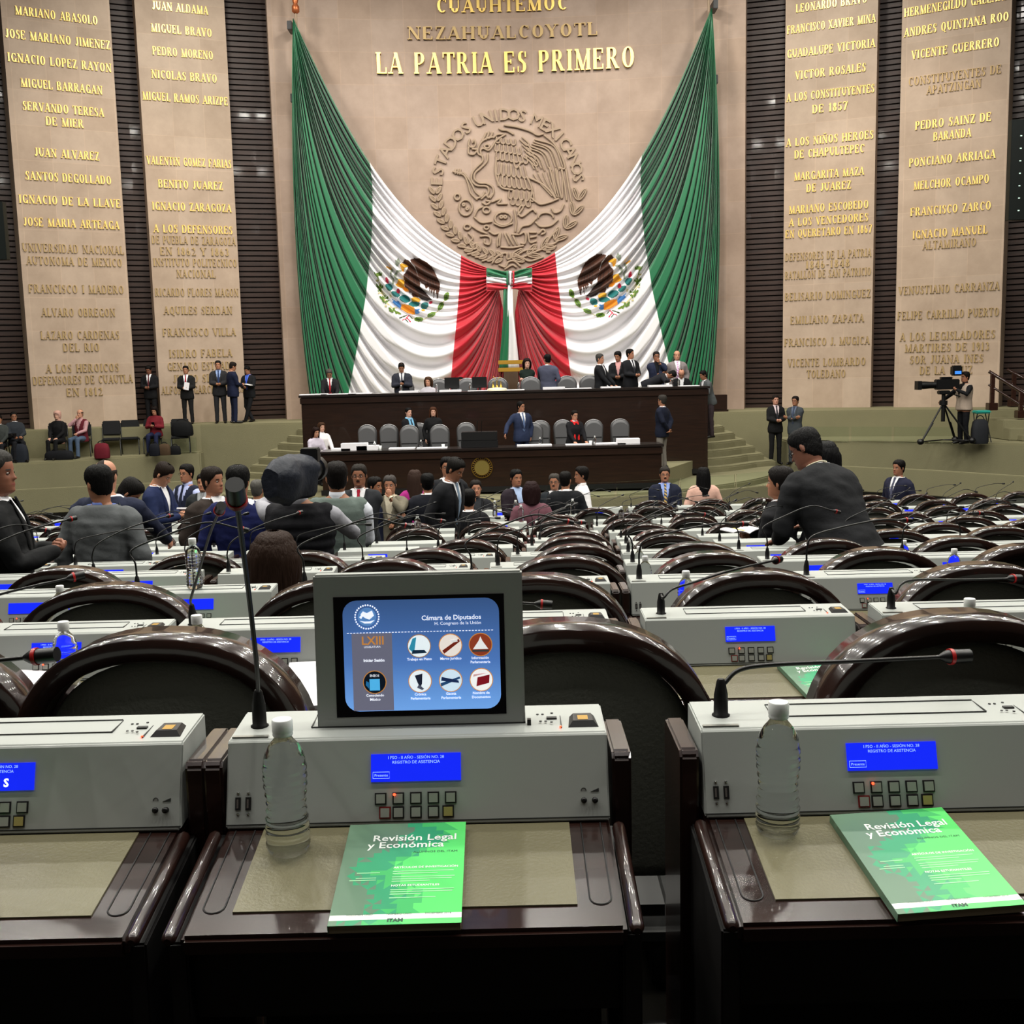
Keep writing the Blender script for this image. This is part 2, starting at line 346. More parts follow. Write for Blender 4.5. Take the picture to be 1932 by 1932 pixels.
strip('trim_2', [(-19, 23.4), (-12.2, 26.6), (-7.2, 28.2)], 0, .62, .15, CARPET, label='low green carpeted wall at the left wing')
strip('trim_3', [(8.2, 27.9), (10, 26.3), (11.4, 24.5), (14, 22)], 0, .62, .15, CARPET, label='low green carpeted wall at the right wing')
prism('balcony_left', [(-19, 25.4), (-13.3, 29.1), (-9.05, 32.0), (-9.05, 33), (-19, 34)], -.01, 1.07, CARPET, .04, 'green carpeted balcony tier with the row of visitor chairs')
prism('balcony_right', [(7.7, 30.4), (10.2, 29.3), (12.9, 27.6), (19, 23), (19, 34), (7.7, 33)], -.01, 1.1, CARPET, .04, 'green carpeted balcony tier under the television camera')
prism('ledge_left', [(-19, 28.2), (-14, 30.9), (-9.1, 32.35), (-4.9, 32.0), (-4.9, 37.5), (-19, 37.5)], -.02, 1.85, CARPET, .04, 'high green carpeted ledge on the left where men in suits stand')
prism('ledge_right', [(4.9, 32.6), (7.7, 32.3), (13, 30.6), (19, 27), (19, 37.5), (4.9, 37.5)], -.02, 1.85, CARPET, .04, 'high green carpeted ledge behind the television camera')
prism('dais_floor', [(-4.9, 28.3), (4.9, 28.3), (4.9, 37.5), (-4.9, 37.5)], -.02, 1.77, CARPET, 0, 'green carpeted floor of the upper dais')
prism('dais_floor', [(-4.3, 25.25), (3.4, 25.25), (4.8, 28.3), (-4.8, 28.3)], -.02, .83, CARPET, 0, 'green carpeted floor between the two dais desks')
for sd, xin, xs, nm in ((1, 4.6, [1349, 1370, 1392, 1414, 1434, 1453, 1478], 'right'), (-1, -4.6, [560, 539, 519, 498, 477, 458, 436], 'left')):
    for k in range(7):
        Yf = 31.3-.42*k; z = 1.67-.18*k; xo = P(xs[k], 850, Yf+.6).x
        A = xin if k < 3 else xin-sd*(.25*(k-2)); q = []
        for i in range(13):
            t = i/12; x = A+(xo-A)*t; q.append((x, Yf-.10*k*math.sin(PI*min(1, t*1.2))+(.7*t*t*t)+.12*k*t))
        q += [(xo, 33), (A, 33)]
        if sd < 0: q = q[::-1]
        prism('stair_step', q, .02, z, CARPET, .035, '%s green carpeted step of the %s dais staircase' % (['topmost', 'second highest', 'third highest', 'middle', 'third lowest', 'second lowest', 'lowest'][k], nm))
# glass rails
def glass(pts, z0, z1, label):
    for (a, b) in zip(pts, pts[1:]):
        m = MB(); d = (V(b)-V(a)).normalized(); nn = V((-d.y, d.x))*.006; g = d*.03
        p = [V(a)+g-nn, V(b)-g-nn, V(b)-g+nn, V(a)+g+nn]; m.prism([(q.x, q.y) for q in p], z0, z1)
        m.build('glass_panel', GLASS, label=label, cat='glass panel', group=label)
glass([par[i] for i in (22, 26, 30, 34, 38)], .64, .93, 'low frameless glass panel on the curved wall by the right staircase')
glass([(7.75, 30.35), (9.2, 29.7), (10.2, 29.25), (11.5, 28.4)], 1.11, 1.5, 'low glass panel edging the right balcony')
glass([(-10.3, 31.15), (-9.1, 31.95)], 1.08, 1.5, 'low glass panel at the end of the left balcony')
# side walls and ceiling closing the hall
GREYW = mat('hall_plaster', '2C2622', .85, var=.1)
for x, nm in ((-19.4, 'left'), (19, 'right')):
    m = MB(); m.box(x, x+.4, -4, 37.5, -.3, 17); tag(m.build('wall_'+nm, GREYW, kind='structure'), 'dark %s side wall of the hall' % nm)
m = MB(); m.box(-19, 19, -4.4, -4, -.3, 17); tag(m.build('wall_rear', GREYW, kind='structure'), 'dark wall behind the last desks')
m = MB(); m.box(-19, 19, -4, 37.5, 17, 17.3); tag(m.build('ceiling', mat('ceiling', '3A3733', .9), kind='structure'), 'dark hall ceiling')
# ------------------------------------------------------------------ dais desks
def desk_long(x0, x1, yf, dep, z0, z1, label, wing=0):
    r = empty('dais_desk', ((x0+x1)/2, yf, z0), label=label, cat='desk'); w = (x1-x0)/2; H = z1-z0
    m = MB(); m.box(-w, w, 0, .06, 0, H-.06); m.box(-w, -w+.06, 0, dep, 0, H-.06); m.box(w-.06, w, 0, dep, 0, H-.06); m.build('front_panel', DAISW, r, bev=.008)
    m = MB(); m.box(-w-.05, w+.05, -.06, dep, H-.06, H); m.build('desktop', mat('dais_top', '211A18', .3, coat=.3), r, bev=.01)
    m = MB(); m.box(-w-.02, w+.02, -.03, .0, H-.22, H-.07); m.build('top_rail', DAISW, r, bev=.006)
    m = MB(); m.box(-w-.03, w+.03, -.05, .0, 0, .12); m.build('plinth', BLACK, r, bev=.006)
    return r
UD = desk_long(-5.28, 5.03, 27.95, .75, .5, 2.72, 'long dark wood desk of the upper dais, in front of the flag')
LD = desk_long(-4.3, 3.43, 24.9, .75, .5, 1.5, 'lower dark wood dais desk with the round gold seal on its front')
def gold_seal(c, R, parent):
    m = MB(); n = 40
    for r0, r1, d in ((R, R*.93, .02), (R*.74, R*.7, .02)):
        rs = [[(rr*math.cos(2*PI*k/n), -dd, rr*math.sin(2*PI*k/n)) for rr, dd in ((r0, 0), (r0, d), (r1, d), (r1, 0))] for k in range(n)]
        rs.append(rs[0]); m.rings(rs, 0, False, False)
    for k in range(26):
        a = 2*PI*k/26; p = V((math.cos(a), 0, math.sin(a))); m.tube([p*R*.78+V((0, -.01, 0)), p*R*.9+V((0, -.01, 0))], .006, 5)
    m.build('seal_ring', BRASS, parent, c)
    m = MB(); m.lathe([(R*.7, 0), (R*.7, .01)], 40, T=Matrix.Rotation(PI/2, 4, 'X')); m.build('seal_field', mat('seal_field', '9C8A4C', .4, .7), parent, c)
gs = gold_seal(((-.66)-LD.location.x, -.001, .56), .245, LD)
# TV display boards at frame edges
for px, y0_, y1_, Y, lb in ((4, 380, 490, 26.0, 'left'), (1922, 225, 415, 26.0, 'right')):
    a = P(px, y0_, Y); b = P(px, y1_, Y); sg = -1 if px < 900 else 1; x0_ = a.x if sg > 0 else a.x-1.5
    r = empty('display_board', (x0_+.75, Y, b.z), label='dark electronic voting board at the %s edge, dotted with small lights' % lb, cat='display board')
    m = MB(); m.box(-.9, .75 if sg < 0 else .9, 0, .2, 0, a.z-b.z); m.build('casing', mat('board', '0B1210', .4), r, bev=.01)
    m = MB(); m.tube([(0, .1, a.z-b.z), (0, .1, 17-b.z)], .03, 6); m.build('hanging_rod', BLACK, r)
    for i in range(5):
        for j in range(7): m = MB(); m.box(-.7+i*.3, -.66+i*.3, -.008, 0, .2+j*(a.z-b.z-.3)/7, .225+j*(a.z-b.z-.3)/7); m.build('indicator_light', mat('ledw', 'BFD8CC', .4, emit=.6), r)
# handrails on the right
HW = wood('rail_wood', '2A1712', '3A211A', .25, .5)
def rail(pa, pb, posts, label):
    a = V(pa); b = V(pb); r = empty('handrail', a, label=label, cat='handrail'); d = b-a
    m = MB(); m.tube([V((0, 0, 0)), d], .045, 8); m.build('rail', HW, r, bev=0)
    m = MB(); m.tube([V((0, 0, -.35)), d-V((0, 0, .35))], .03, 8); m.build('rail', HW, r)
    for t, zb in posts:
        q = d*t; m = MB(); m.box(q.x-.05, q.x+.05, q.y-.05, q.y+.05, zb-a.z, q.z); m.build('post', HW, r, bev=.006)
        m = MB(); m.box(q.x-.12, q.x+.12, q.y-.12, q.y+.12, zb-a.z, zb-a.z+.2); m.build('post_base', HW, r, bev=.01)
rail(P(1866, 701, 29.6), P(1990, 778, 28.6), [(.06, 1.86), (.5, 1.66), (.85, 1.46)], 'near dark wooden handrail descending the steps at far right')
rail(P(1900, 697, 31.5), P(2040, 770, 30.5), [(.1, 1.86), (.6, 1.86)], 'rear dark wooden handrail on the ledge at far right')
for k, (x, z) in enumerate(((1893, 1.62), (1905, 1.42), (1930, 1.25))):
    a = P(x, 800, 29.0-.35*k).x; prism('stair_step', [(a, 29.0-.35*k), (18, 26.6-.35*k), (18, 31), (a, 31.2)], 1.1, z, CARPET, .02, '%s carpeted step under the far right handrail' % ['top', 'middle', 'bottom'][k])
# ------------------------------------------------------------------ carved national seal on the wall
def wp(u, v, d=0):     # carving sheet coordinates -> wall surface
    px = 780+u/5.367; py = 180+v/5.367; p = P(px, py, 35.1); p = P(px, py, arc(p.x).y); p.y -= d; return p
rm = MB()
def st(pts, r=.036, n=5, sm=1):
    q = crv([(a, b, 0) for a, b in pts], 5) if sm and len(pts) > 2 else [V((a, b, 0)) for a, b in pts]
    rm.tube([wp(a.x, a.y, .045) for a in q], r, n, capr=True)
def ring(cx, cy, rx, ry, rot=0, r=.036, a0=0, a1=360, k=14):
    c, s = math.cos(math.radians(rot)), math.sin(math.radians(rot)); pts = []
    for i in range(k+1):
        a = math.radians(a0+(a1-a0)*i/k); x, y = rx*math.cos(a), ry*math.sin(a); pts.append((cx+x*c-y*s, cy+x*s+y*c))
    st(pts, r, 5, 0)
def feather(x, y, L, w, ang, r=.03):
    a = math.radians(ang); d = V((math.sin(a), math.cos(a))); n = V((d.y, -d.x)); p = V((x, y))
    st([tuple(p+n*w), tuple(p+n*w+d*L*.8), tuple(p+d*L), tuple(p-n*w+d*L*.8), tuple(p-n*w)], r)
S_ = [[(925, 305), (1050, 325), (1180, 365), (1255, 405), (1310, 395)], [(1330, 410), (1420, 490), (1500, 620), (1535, 740), (1480, 740)], [(870, 340), (900, 355), (950, 360), (1010, 395)],
 [(800, 425), (745, 440), (690, 475), (655, 540), (655, 590), (690, 615)], [(690, 615), (680, 560), (710, 540), (760, 560), (800, 520), (830, 470), (880, 430), (930, 400)],
 [(695, 460), (720, 420), (735, 385)], [(735, 450), (755, 410), (765, 375)], [(765, 440), (790, 410), (800, 380)], [(810, 430), (850, 400), (900, 395)],
 [(750, 600), (745, 670), (680, 740), (625, 790), (620, 850), (670, 890), (740, 895), (800, 930), (810, 990), (780, 1040)], [(700, 620), (700, 670), (640, 730), (595, 790), (590, 860), (640, 915), (740, 925), (765, 970), (745, 1020)],
 [(640, 1055), (580, 990), (555, 900), (520, 820), (470, 790)], [(690, 1030), (630, 980), (600, 920), (560, 850), (510, 790), (480, 785)], [(405, 775), (490, 795)], [(430, 755), (425, 790)], [(455, 755), (450, 795)], [(475, 755), (470, 800)],
 [(570, 450), (560, 510), (600, 530), (630, 500), (615, 450), (600, 480)], [(560, 530), (560, 590), (610, 600), (640, 570)], [(600, 545), (640, 550)],
 [(840, 640), (830, 760), (850, 870), (900, 940), (1000, 960)], [(1010, 660), (1040, 740), (1090, 680)], [(1190, 1040), (1240, 1080), (1290, 1105), (1380, 1085), (1465, 1050)], [(1180, 840), (1300, 900), (1390, 980), (1440, 1050)],
 [(1150, 830), (1200, 950), (1190, 1030)], [(1380, 740), (1410, 860), (1440, 1000)], [(1440, 750), (1460, 880), (1500, 1040)], [(1500, 760), (1530, 900), (1550, 1060)], [(1545, 760), (1570, 920), (1600, 1080)],
 [(640, 1050), (700, 1020), (720, 980)], [(690, 1050), (740, 1010), (760, 1040), (800, 1000)], [(800, 1080), (880, 1050), (870, 1080), (850, 1100), (945, 1100)], [(700, 1090), (740, 1110), (780, 1080), (740, 1070)],
 [(615, 1230), (650, 1160), (700, 1130)], [(620, 1240), (690, 1290), (790, 1280)], [(820, 1300), (900, 1330), (1000, 1300)], [(1060, 1210), (1110, 1140), (1090, 1120), (1060, 1180), (1100, 1230), (1200, 1160), (1240, 1190)], [(1240, 1290), (1290, 1330), (1390, 1320), (1460, 1265)],
 [(1400, 1150), (1430, 1190), (1490, 1170), (1520, 1110)], [(1020, 1160), (1040, 1280), (1030, 1380)], [(1060, 1390), (1100, 1330), (1180, 1310), (1240, 1250)],
 [(600, 1330), (660, 1370), (740, 1400)], [(680, 1430), (740, 1425), (780, 1450), (770, 1510), (720, 1500), (720, 1470)], [(770, 1380), (820, 1410), (870, 1400), (850, 1470), (850, 1530)], [(880, 1400), (870, 1520)], [(920, 1400), (970, 1510)], [(950, 1400), (1010, 1510)], [(1000, 1410), (1060, 1412)], [(1010, 1430), (1050, 1510)], [(890, 1540), (1000, 1545), (1110, 1525)],
 [(1080, 1410), (1120, 1390), (1140, 1430), (1130, 1500), (1090, 1500)], [(1180, 1390), (1240, 1390)], [(1160, 1400), (1180, 1490), (1240, 1480)], [(1190, 1440), (1240, 1430)], [(1270, 1400), (1310, 1360), (1335, 1390), (1300, 1410)],
 [(560, 1400), (600, 1450), (560, 1500)], [(600, 1520), (640, 1500), (650, 1540)], [(500, 1540), (600, 1560), (640, 1550)], [(800, 1700), (840, 1640), (920, 1600), (950, 1610)], [(1030, 1610), (1110, 1650), (1180, 1680), (1310, 1640)], [(950, 1600), (950, 1660), (1000, 1640), (1010, 1600)], [(980, 1600), (985, 1650)],
 [(870, 1720), (930, 1740), (960, 1690), (1020, 1680), (1080, 1730)], [(930, 1760), (1000, 1720), (1040, 1740)], [(1080, 1600), (1140, 1570), (1240, 1560)], [(1110, 1640), (1200, 1600), (1300, 1560)], [(700, 1680), (760, 1660), (800, 1630)], [(630, 1640), (690, 1640), (740, 1610)], [(550, 1610), (600, 1600), (650, 1580)],
 [(1350, 1490), (1400, 1420), (1450, 1370)], [(1340, 1510), (1410, 1510), (1470, 1470)], [(1340, 1540), (1400, 1550), (1440, 1530)], [(1350, 1590), (1380, 1590)]]
for q in S_: st(q)
ring(745, 520, 26, 20); ring(530, 1140, 68, 80); ring(510, 1110, 12, 12); ring(545, 1150, 12, 12); ring(445, 1030, 28, 30); ring(740, 1165, 36, 30); ring(910, 1250, 86, 66); ring(890, 1235, 14, 12); ring(930, 1235, 14, 12); ring(545, 1335, 32, 26); ring(740, 1340, 24, 20); ring(1340, 1240, 76, 50, 0, .036, 180, 360)
for i, (y, x0, x1, L) in enumerate(((430, 860, 1010, 55), (500, 850, 1060, 70), (580, 860, 1120, 75), (690, 870, 1100, 120), (820, 880, 1150, 100), (960, 990, 1190, 90), (1050, 1010, 1160, 60))):
    k = int((x1-x0)/42)
    for j in range(k+1): feather(x0+(x1-x0)*j/k, y+j*7, L, 19, -6+j*4, .026)
for j in range(9):     # long primary feathers
    t = j/8; a = (1230-t*110, 450+t*180); b = (1510-t*290, 725+(j % 2)*26+t*20); st([a, ((a[0]+b[0])/2+45*(1-t)+10, (a[1]+b[1])/2-55*(1-t)-12), b], .026)
for j in range(5): feather(1090+j*22, 440+j*52, 100, 17, 48, .024)
for j in range(7): t = j/6; st([(1215+t*290, 800-45*t), (1270+t*240, 880), (1400+t*110, 1020+18*t)], .024)
def leaf(r, ang, L, w, tw):
    a = math.radians(ang); cx, cy = 955+r*math.cos(a), 912-r*math.sin(a); ring(cx, cy, L, w, -ang+90+tw, .03, 0, 360, 10); st([(cx-L*.7*math.cos(math.radians(-ang+90+tw)), cy-L*.7*math.sin(math.radians(-ang+90+tw))), (cx+L*.7*math.cos(math.radians(-ang+90+tw)), cy+L*.7*math.sin(math.radians(-ang+90+tw)))], .022)
for j in range(14):
    a = 184+j*6.1
    for s in (-1, 1): leaf(735-s*34, a, 40, 15, 35*s)
for j in range(7):
    a = 353-j*12.5
    for s in (-1, 1): leaf(725-s*34, a, 66, 22, -26*s)
seal = rm.build('carved_seal', mat('seal_stone_shaded', '9E8974', .7), back)  # darker than the wall: shadow of the carving put into its colour
def arc_text(txt, a0, a1):
    n = len(txt)
    for i, ch in enumerate(txt):
        a = math.radians(a0+(a1-a0)*i/(n-1)); me = text_mesh(ch, .50, MC['seal_stone_shaded'], 'CENTER', .05, 2, .008 if ch != 'M' else 0)
        c = wp(955+722*math.cos(a), 912-722*math.sin(a), .02)
        M_ = Matrix.Translation(c) @ Matrix.Rotation(PI/2-a, 4, 'Y') @ Matrix.Rotation(PI/2, 4, 'X') @ Matrix.Translation((0, -.18, 0)); me.transform(M_)
        link('carved_letter', me, back)
arc_text('ESTADOS', 177, 126); arc_text('UNIDOS', 114, 78); arc_text('MEXICANOS', 66, 6)
# ------------------------------------------------------------------ the two draped flags
FY = 33.75
XM = (P(553, 35, FY).x+P(1343, -3, FY).x)/2
GRN = mat('flag_green', '0E6B42', .42, sheen=.3, spec=.6); WHT = mat('flag_white', 'EDEBEE', .45, sheen=.2); RED = mat('flag_red', 'C3122B', .42, sheen=.3, spec=.6)
bg = [(300, 697), (340, 702), (400, 703), (470, 700), (560, 690), (650, 675), (745, 657), (900, 630), (1200, 590)]
br_ = [(480, 870), (540, 867), (600, 862), (670, 855), (745, 848), (900, 835), (1200, 815)]
def ctl(t):
    L = lambda a, b, c: (V(a)*(1-2*t)+V(b)*2*t) if t < .5 else (V(b)*(2-2*t)+V(c)*(2*t-1))
    return V((553, 35)), L((640, 215), (606, 560), (522, 1500)), L((745, 445), (822, 735), (968, 1480)), L((925, 507), (940, 540), (950, 590))
def bz(t, s):
    a, b, c, d = ctl(t); u = 1-s; return a*u**3+b*3*u*u*s+c*3*u*s*s+d*s**3
rnd = random.Random(3); ridges = []; x = 0
while x < 1: w = rnd.uniform(.020, .062)*(1.0-.45*x); ridges.append((x, w, rnd.uniform(.55, 1.1))); x += w
def fold(t):
    for x, w, a in ridges:
        if x <= t < x+w: q = (t-x)/w; return a*w*(math.sin(PI*q)**1.3)*1.25, w
    return 0, .03
def make_flag(side):
    NT, seg = 300, (18, 34, 22); grid = []; mi = []
    for it in range(NT+1):
        t = it/NT; q = []
        def cross(tab):
            lo, hi = 0, 1
            for _ in range(22):
                md = (lo+hi)/2; p = bz(t, md)
                if p.x < interp(tab, p.y): lo = md
                else: hi = md
            return lo
        s1, s2 = cross(bg), cross(br_); f, w = fold(t); f2, _ = fold(min(1, t*.8+.11))
        for (a, b, n) in ((0, s1, seg[0]), (s1, s2, seg[1]), (s2, 1, seg[2]+1)):
            for k in range(n):
                s = a+(b-a)*k/(n if n != seg[2]+1 else seg[2]); p = bz(t, s); e = (bz(min(1, t+.01), s)-bz(max(0, t-.01), s)).length/FPX*33.7/.02
                amp = 2.1 if s < s1 else (1.5-.95*smooth01((s-s1)/.15) if s < s2 else .5+.6*smooth01((s-s2)/(1-s2)*1.6))
                dd = min(.55, f*e*amp)
                q.append(P(p.x, p.y, FY-.02-dd))
                if side > 0: q[-1].x = 2*XM-q[-1].x; q[-1].z += .02
        grid.append(q)
    n = len(grid[0]); m = MB(); m.v = [tuple(p) for r in grid for p in r]
    zc = P(700, 762, FY).z
    for i in range(NT):
        for j in range(n-1):
            a = i*n+j
            if min(m.v[a][2], m.v[a+n][2]) < zc-.12*(1-abs(2*((j/n) % 1)-1)): continue
            f = (a, a+1, a+n+1, a+n); m.f.append(f if side < 0 else f[::-1]); m.m.append(0 if j < seg[0] else (1 if j < seg[0]+seg[1] else 2)); m.s.append(True)
    r = m.build('draped_flag', [GRN, WHT, RED], label='huge green, white and red flag with eagle emblem, draped %s of the carved seal' % ('left' if side < 0 else 'right'), cat='flag', group='two flags draped from the wall')
    bt = BVHTree.FromPolygons(m.v, m.f)
    sd = r.modifiers.new('thick', 'SOLIDIFY'); sd.thickness = .01; sd.offset = 1
    # printed coat of arms
    cols = {'br': '4A2B1E', 'dk': '2C1A14', 'ye': 'E0A22C', 'gs': '8D9684', 'te': '1F6B6B', 'rd': 'C42B4B', 'bl': '3E7FC4', 'or': 'EE9A2A', 'gn': '5E7D2A', 'lg': 'C9C08A', 'dg': '2D4A2A'}
    ks = list(cols); cells = {}
    def inside(poly, x, y):
        c = False; k = len(poly)
        for i in range(k):
            (x1, y1), (x2, y2) = poly[i], poly[i-1]
            if (y1 > y) != (y2 > y) and x < (x2-x1)*(y-y1)/(y2-y1)+x1: c = not c
        return c
    G = 11
    def pol(k, pts):
        xs = [p[0] for p in pts]; ys = [p[1] for p in pts]
        for i in range(int(min(xs)/G), int(max(xs)/G)+1):
            for j in range(int(min(ys)/G), int(max(ys)/G)+1):
                if inside(pts, (i+.5)*G, (j+.5)*G): cells[(i, j)] = k
    def el(k, cx, cy, rx, ry, rot=0):
        c, s = math.cos(math.radians(rot)), math.sin(math.radians(rot)); pol(k, [(cx+rx*math.cos(a*.393)*c-ry*math.sin(a*.393)*s, cy+rx*math.cos(a*.393)*s+ry*math.sin(a*.393)*c) for a in range(16)])
    def ln(k, pts, w):
        for (a, b), (c, d) in zip(pts, pts[1:]):
            q = V((c-a, d-b)).normalized(); nx, ny = -q.y*w/2, q.x*w/2; pol(k, [(a+nx, b+ny), (c+nx, d+ny), (c-nx, d-ny), (a-nx, b-ny)])
    ln('lg', [(270, 600), (290, 800), (330, 980), (450, 1200), (700, 1440)], 22)
    for x, y, a in ((275, 620, 100), (235, 650, 60), (310, 640, 130), (280, 720, 90), (250, 860, 60), (300, 870, 100), (330, 890, 130), (300, 950, 80), (390, 1090, 100), (360, 1120, 50), (430, 1110, 130), (400, 1180, 60), (460, 1190, 110), (540, 1340, 45), (600, 1340, 100), (560, 1380, 20), (640, 1400, 60), (690, 1410, 30)): el('gn', x, y, 52, 20, a)
    for x, y in ((240, 750), (320, 1020), (450, 1280), (620, 1300)): el('lg', x, y, 26, 18)
    ln('lg', [(960, 1510), (1200, 1520), (1450, 1380), (1600, 1150), (1640, 1040)], 12)
    for x, y, a in ((1640, 1070, -70), (1520, 1270, -60), (1340, 1440, -25), (1080, 1530, 0)): el('gn', x, y, 92, 50, a); el('dg', x, y, 70, 8, a)
    el('te', 490, 890, 58, 85, -25); el('te', 620, 1030, 88, 55, 30); el('te', 800, 1120, 108, 74, 22); el('te', 990, 1220, 112, 60, -5); el('te', 930, 1270, 50, 50); el('te', 1200, 1255, 86, 66, -25)
    el('rd', 440, 745, 34, 58, -15); el('rd', 665, 960, 36, 48); el('rd', 1320, 1190, 34, 26, -30); el('ye', 1020, 1140, 92, 56, 12); el('te', 1000, 1215, 80, 44)
    pol('bl', [(520, 1100), (620, 1170), (660, 1160), (730, 1250), (710, 1330), (640, 1270), (540, 1190), (570, 1160)]); pol('bl', [(1000, 1330), (1120, 1320), (1070, 1360), (1110, 1400), (1060, 1420), (990, 1410)]); el('ye', 1170, 1345, 36, 20); el('lg', 510, 1060, 14, 36, -30)
    pol('or', [(730, 1225), (890, 1250), (1005, 1300), (995, 1435), (860, 1410), (715, 1330)])
    ln('gs', [(740, 560), (650, 570), (605, 630), (625, 710), (700, 745)], 44); ln('gs', [(560, 830), (570, 720), (515, 650), (545, 560), (520, 510)], 34); ln('ye', [(445, 475), (520, 520)], 36); pol('gs', [(600, 340), (640, 350), (665, 290), (695, 350), (725, 380), (690, 410), (640, 470), (610, 420)])
    pol('ye', [(620, 830), (680, 730), (770, 720), (800, 800), (790, 900), (720, 890), (650, 870)]); pol('or', [(740, 890), (800, 880), (880, 930), (880, 970), (800, 965)])
    pol('br', [(740, 380), (800, 330), (870, 340), (930, 400), (1000, 500), (1040, 600), (1100, 760), (1120, 900), (1350, 1140), (1240, 1155), (1130, 1120), (1080, 1080), (960, 1080), (920, 980), (890, 1000), (870, 930), (800, 880), (790, 760), (775, 660), (800, 600), (870, 490), (840, 440), (800, 420)])
    pol('dk', [(960, 860), (1110, 880), (1350, 1140), (1240, 1155), (1120, 1120), (1070, 1000)])
    pol('br', [(910, 330), (980, 300), (1100, 310), (1250, 390), (1340, 470), (1440, 650), (1510, 820), (1495, 960), (1450, 1140), (1432, 1000), (1420, 920), (1380, 1100), (1372, 920), (1340, 1060), (1330, 900), (1310, 1000), (1285, 870), (1230, 920), (1190, 830), (1120, 790), (1060, 640), (1010, 470), (930, 380)])
    for j in range(5): t = j/4; ln('dk', [(1160+t*120, 480+t*20), (1200+t*190, 640+t*40), (1210+t*230, 840+t*40)], 16)
    for q in ([(810, 600), (850, 760)], [(870, 640), (900, 860)], [(940, 560), (1010, 860)], [(1000, 600), (1060, 840)]): ln('dk', q, 16)
    pol('ye', [(700, 430), (740, 400), (830, 430), (870, 470), (800, 490), (765, 570), (735, 540), (710, 480)])
    ln('dg', [(720, 1520), (840, 1450)], 22); ln('rd', [(840, 1510), (880, 1450)], 20); ln('rd', [(770, 1560), (860, 1515), (930, 1590)], 18); ln('dg', [(830, 1540), (890, 1600)], 16); ln('dg', [(890, 1450), (950, 1520)], 14)
    em = MB(); idx = {}
    def vid(i, j):
        if (i, j) not in idx:
            p = P(690+i*G/10.73, 460+j*G/10.73, FY)
            if side > 0: p.x = 2*XM-p.x
            h = bt.ray_cast(V((p.x, 30, p.z)), V((0, 1, 0)))[0]
            idx[(i, j)] = len(em.v); em.v.append((p.x, (h.y if h else p.y)-.018, p.z))
        return idx[(i, j)]
    for (i, j), k in cells.items():
        f = (vid(i, j), vid(i, j+1), vid(i+1, j+1), vid(i+1, j)); em.f.append(f if side < 0 else f[::-1]); em.m.append(ks.index(k)); em.s.append(True)
    em.build('coat_of_arms', [mat('em_'+k, cols[k], .6) for k in ks], r)
    return r
make_flag(-1); make_flag(1)
# flagpoles, finial and wall brackets
for px, py0, lb, brs in ((557, 2, 'left', (45, 183)), (1337, -60, 'right', (6, 148, 290))):
    t = P(px, py0, FY+.12); b = V((t.x, t.y, 1.87))
    r = empty('flagpole', b, label='tall pole holding the outer edge of the %s flag' % lb, cat='flagpole')
    m = MB(); m.tube([V((0, 0, 0)), V((0, 0, t.z-b.z))], .035, 10); m.build('pole', MC['seal_stone_shaded'], r)
    m = MB(); m.lathe([(.05, 0), (.11, .05), (.11, .2), (.06, .26), (.09, .36), (.05, .6), (.01, .75)], 12, c=(0, 0, t.z-b.z-.35)); m.build('finial', mat('finial', 'B5673E', .4, .6), r)
    for y in brs:
        z = P(px, y, FY).z-b.z; m = MB(); s = -1 if lb == 'left' else 1; m.box(-.07+s*.2, .07+s*.2, -.05, .5, z-.12, z+.12); m.build('wall_bracket', BLACK, r, bev=.01)
# bow between the flags
def bw(px, py, d=0): return P(px, py, FY-.35-d)
r = empty('tricolour_bow', bw(960, 533), label='green, white and red ribbon bow tied where the two flags meet, its tails hanging down', cat='bow')
o0 = r.location
def cloth(name, rows, mt, th=.02, n=10, wav=.05, fr=3):
    m = MB(); rs = []
    for i in range(n+1):
        t = i/n; q = []
        for k in range(n+1):
            s = k/n; a = V((interp([(j/(len(rows)-1), rows[j][0]) for j in range(len(rows))], t), interp([(j/(len(rows)-1), rows[j][1]) for j in range(len(rows))], t), 0))
            b = V((interp([(j/(len(rows)-1), rows[j][2]) for j in range(len(rows))], t), interp([(j/(len(rows)-1), rows[j][3]) for j in range(len(rows))], t), 0))
            p = a.lerp(b, s); q.append(bw(p.x, p.y, .12*math.sin(PI*t)+wav*math.sin(s*fr*PI+t*4))-o0)
        rs.append(q)
    m.rings(rs, 0, True, False, False); o = m.build(name, mt, r); s_ = o.modifiers.new('t', 'SOLIDIFY'); s_.thickness = th; return o
for sg in (-1, 1):
    X_ = lambda a: 961+sg*a
    for k, (mt) in enumerate((GRN, WHT, RED)):
        y0, y1 = (505, 521, 534)[k], (521, 534, 550)[k]; c0, c1 = (514, 526, 536)[k], (526, 536, 545)[k]
        cloth('bow_loop', [(X_(4), c0, X_(4), c1), (X_(22), (y0+c0)/2, X_(22), (y1+c1)/2), (X_(43), y0, X_(43), y1)], mt)
for k, mt in enumerate((GRN, WHT, RED)): cloth('bow_knot', [(954+k*6, 511, 954+k*6, 538), (960+k*6, 511, 960+k*6, 538)], mt, .06, 4, 0)
for k, mt in enumerate((GRN, WHT)):
    x0, x1 = (951, 959)[k], (958, 967)[k]; cloth('bow_tail', [(x0, 538, x1, 538), (x0-2, 600, x1+2, 600), ((941, 959)[k], 700, (958, 980)[k], 700)], mt, .02, 14, .05, 2)
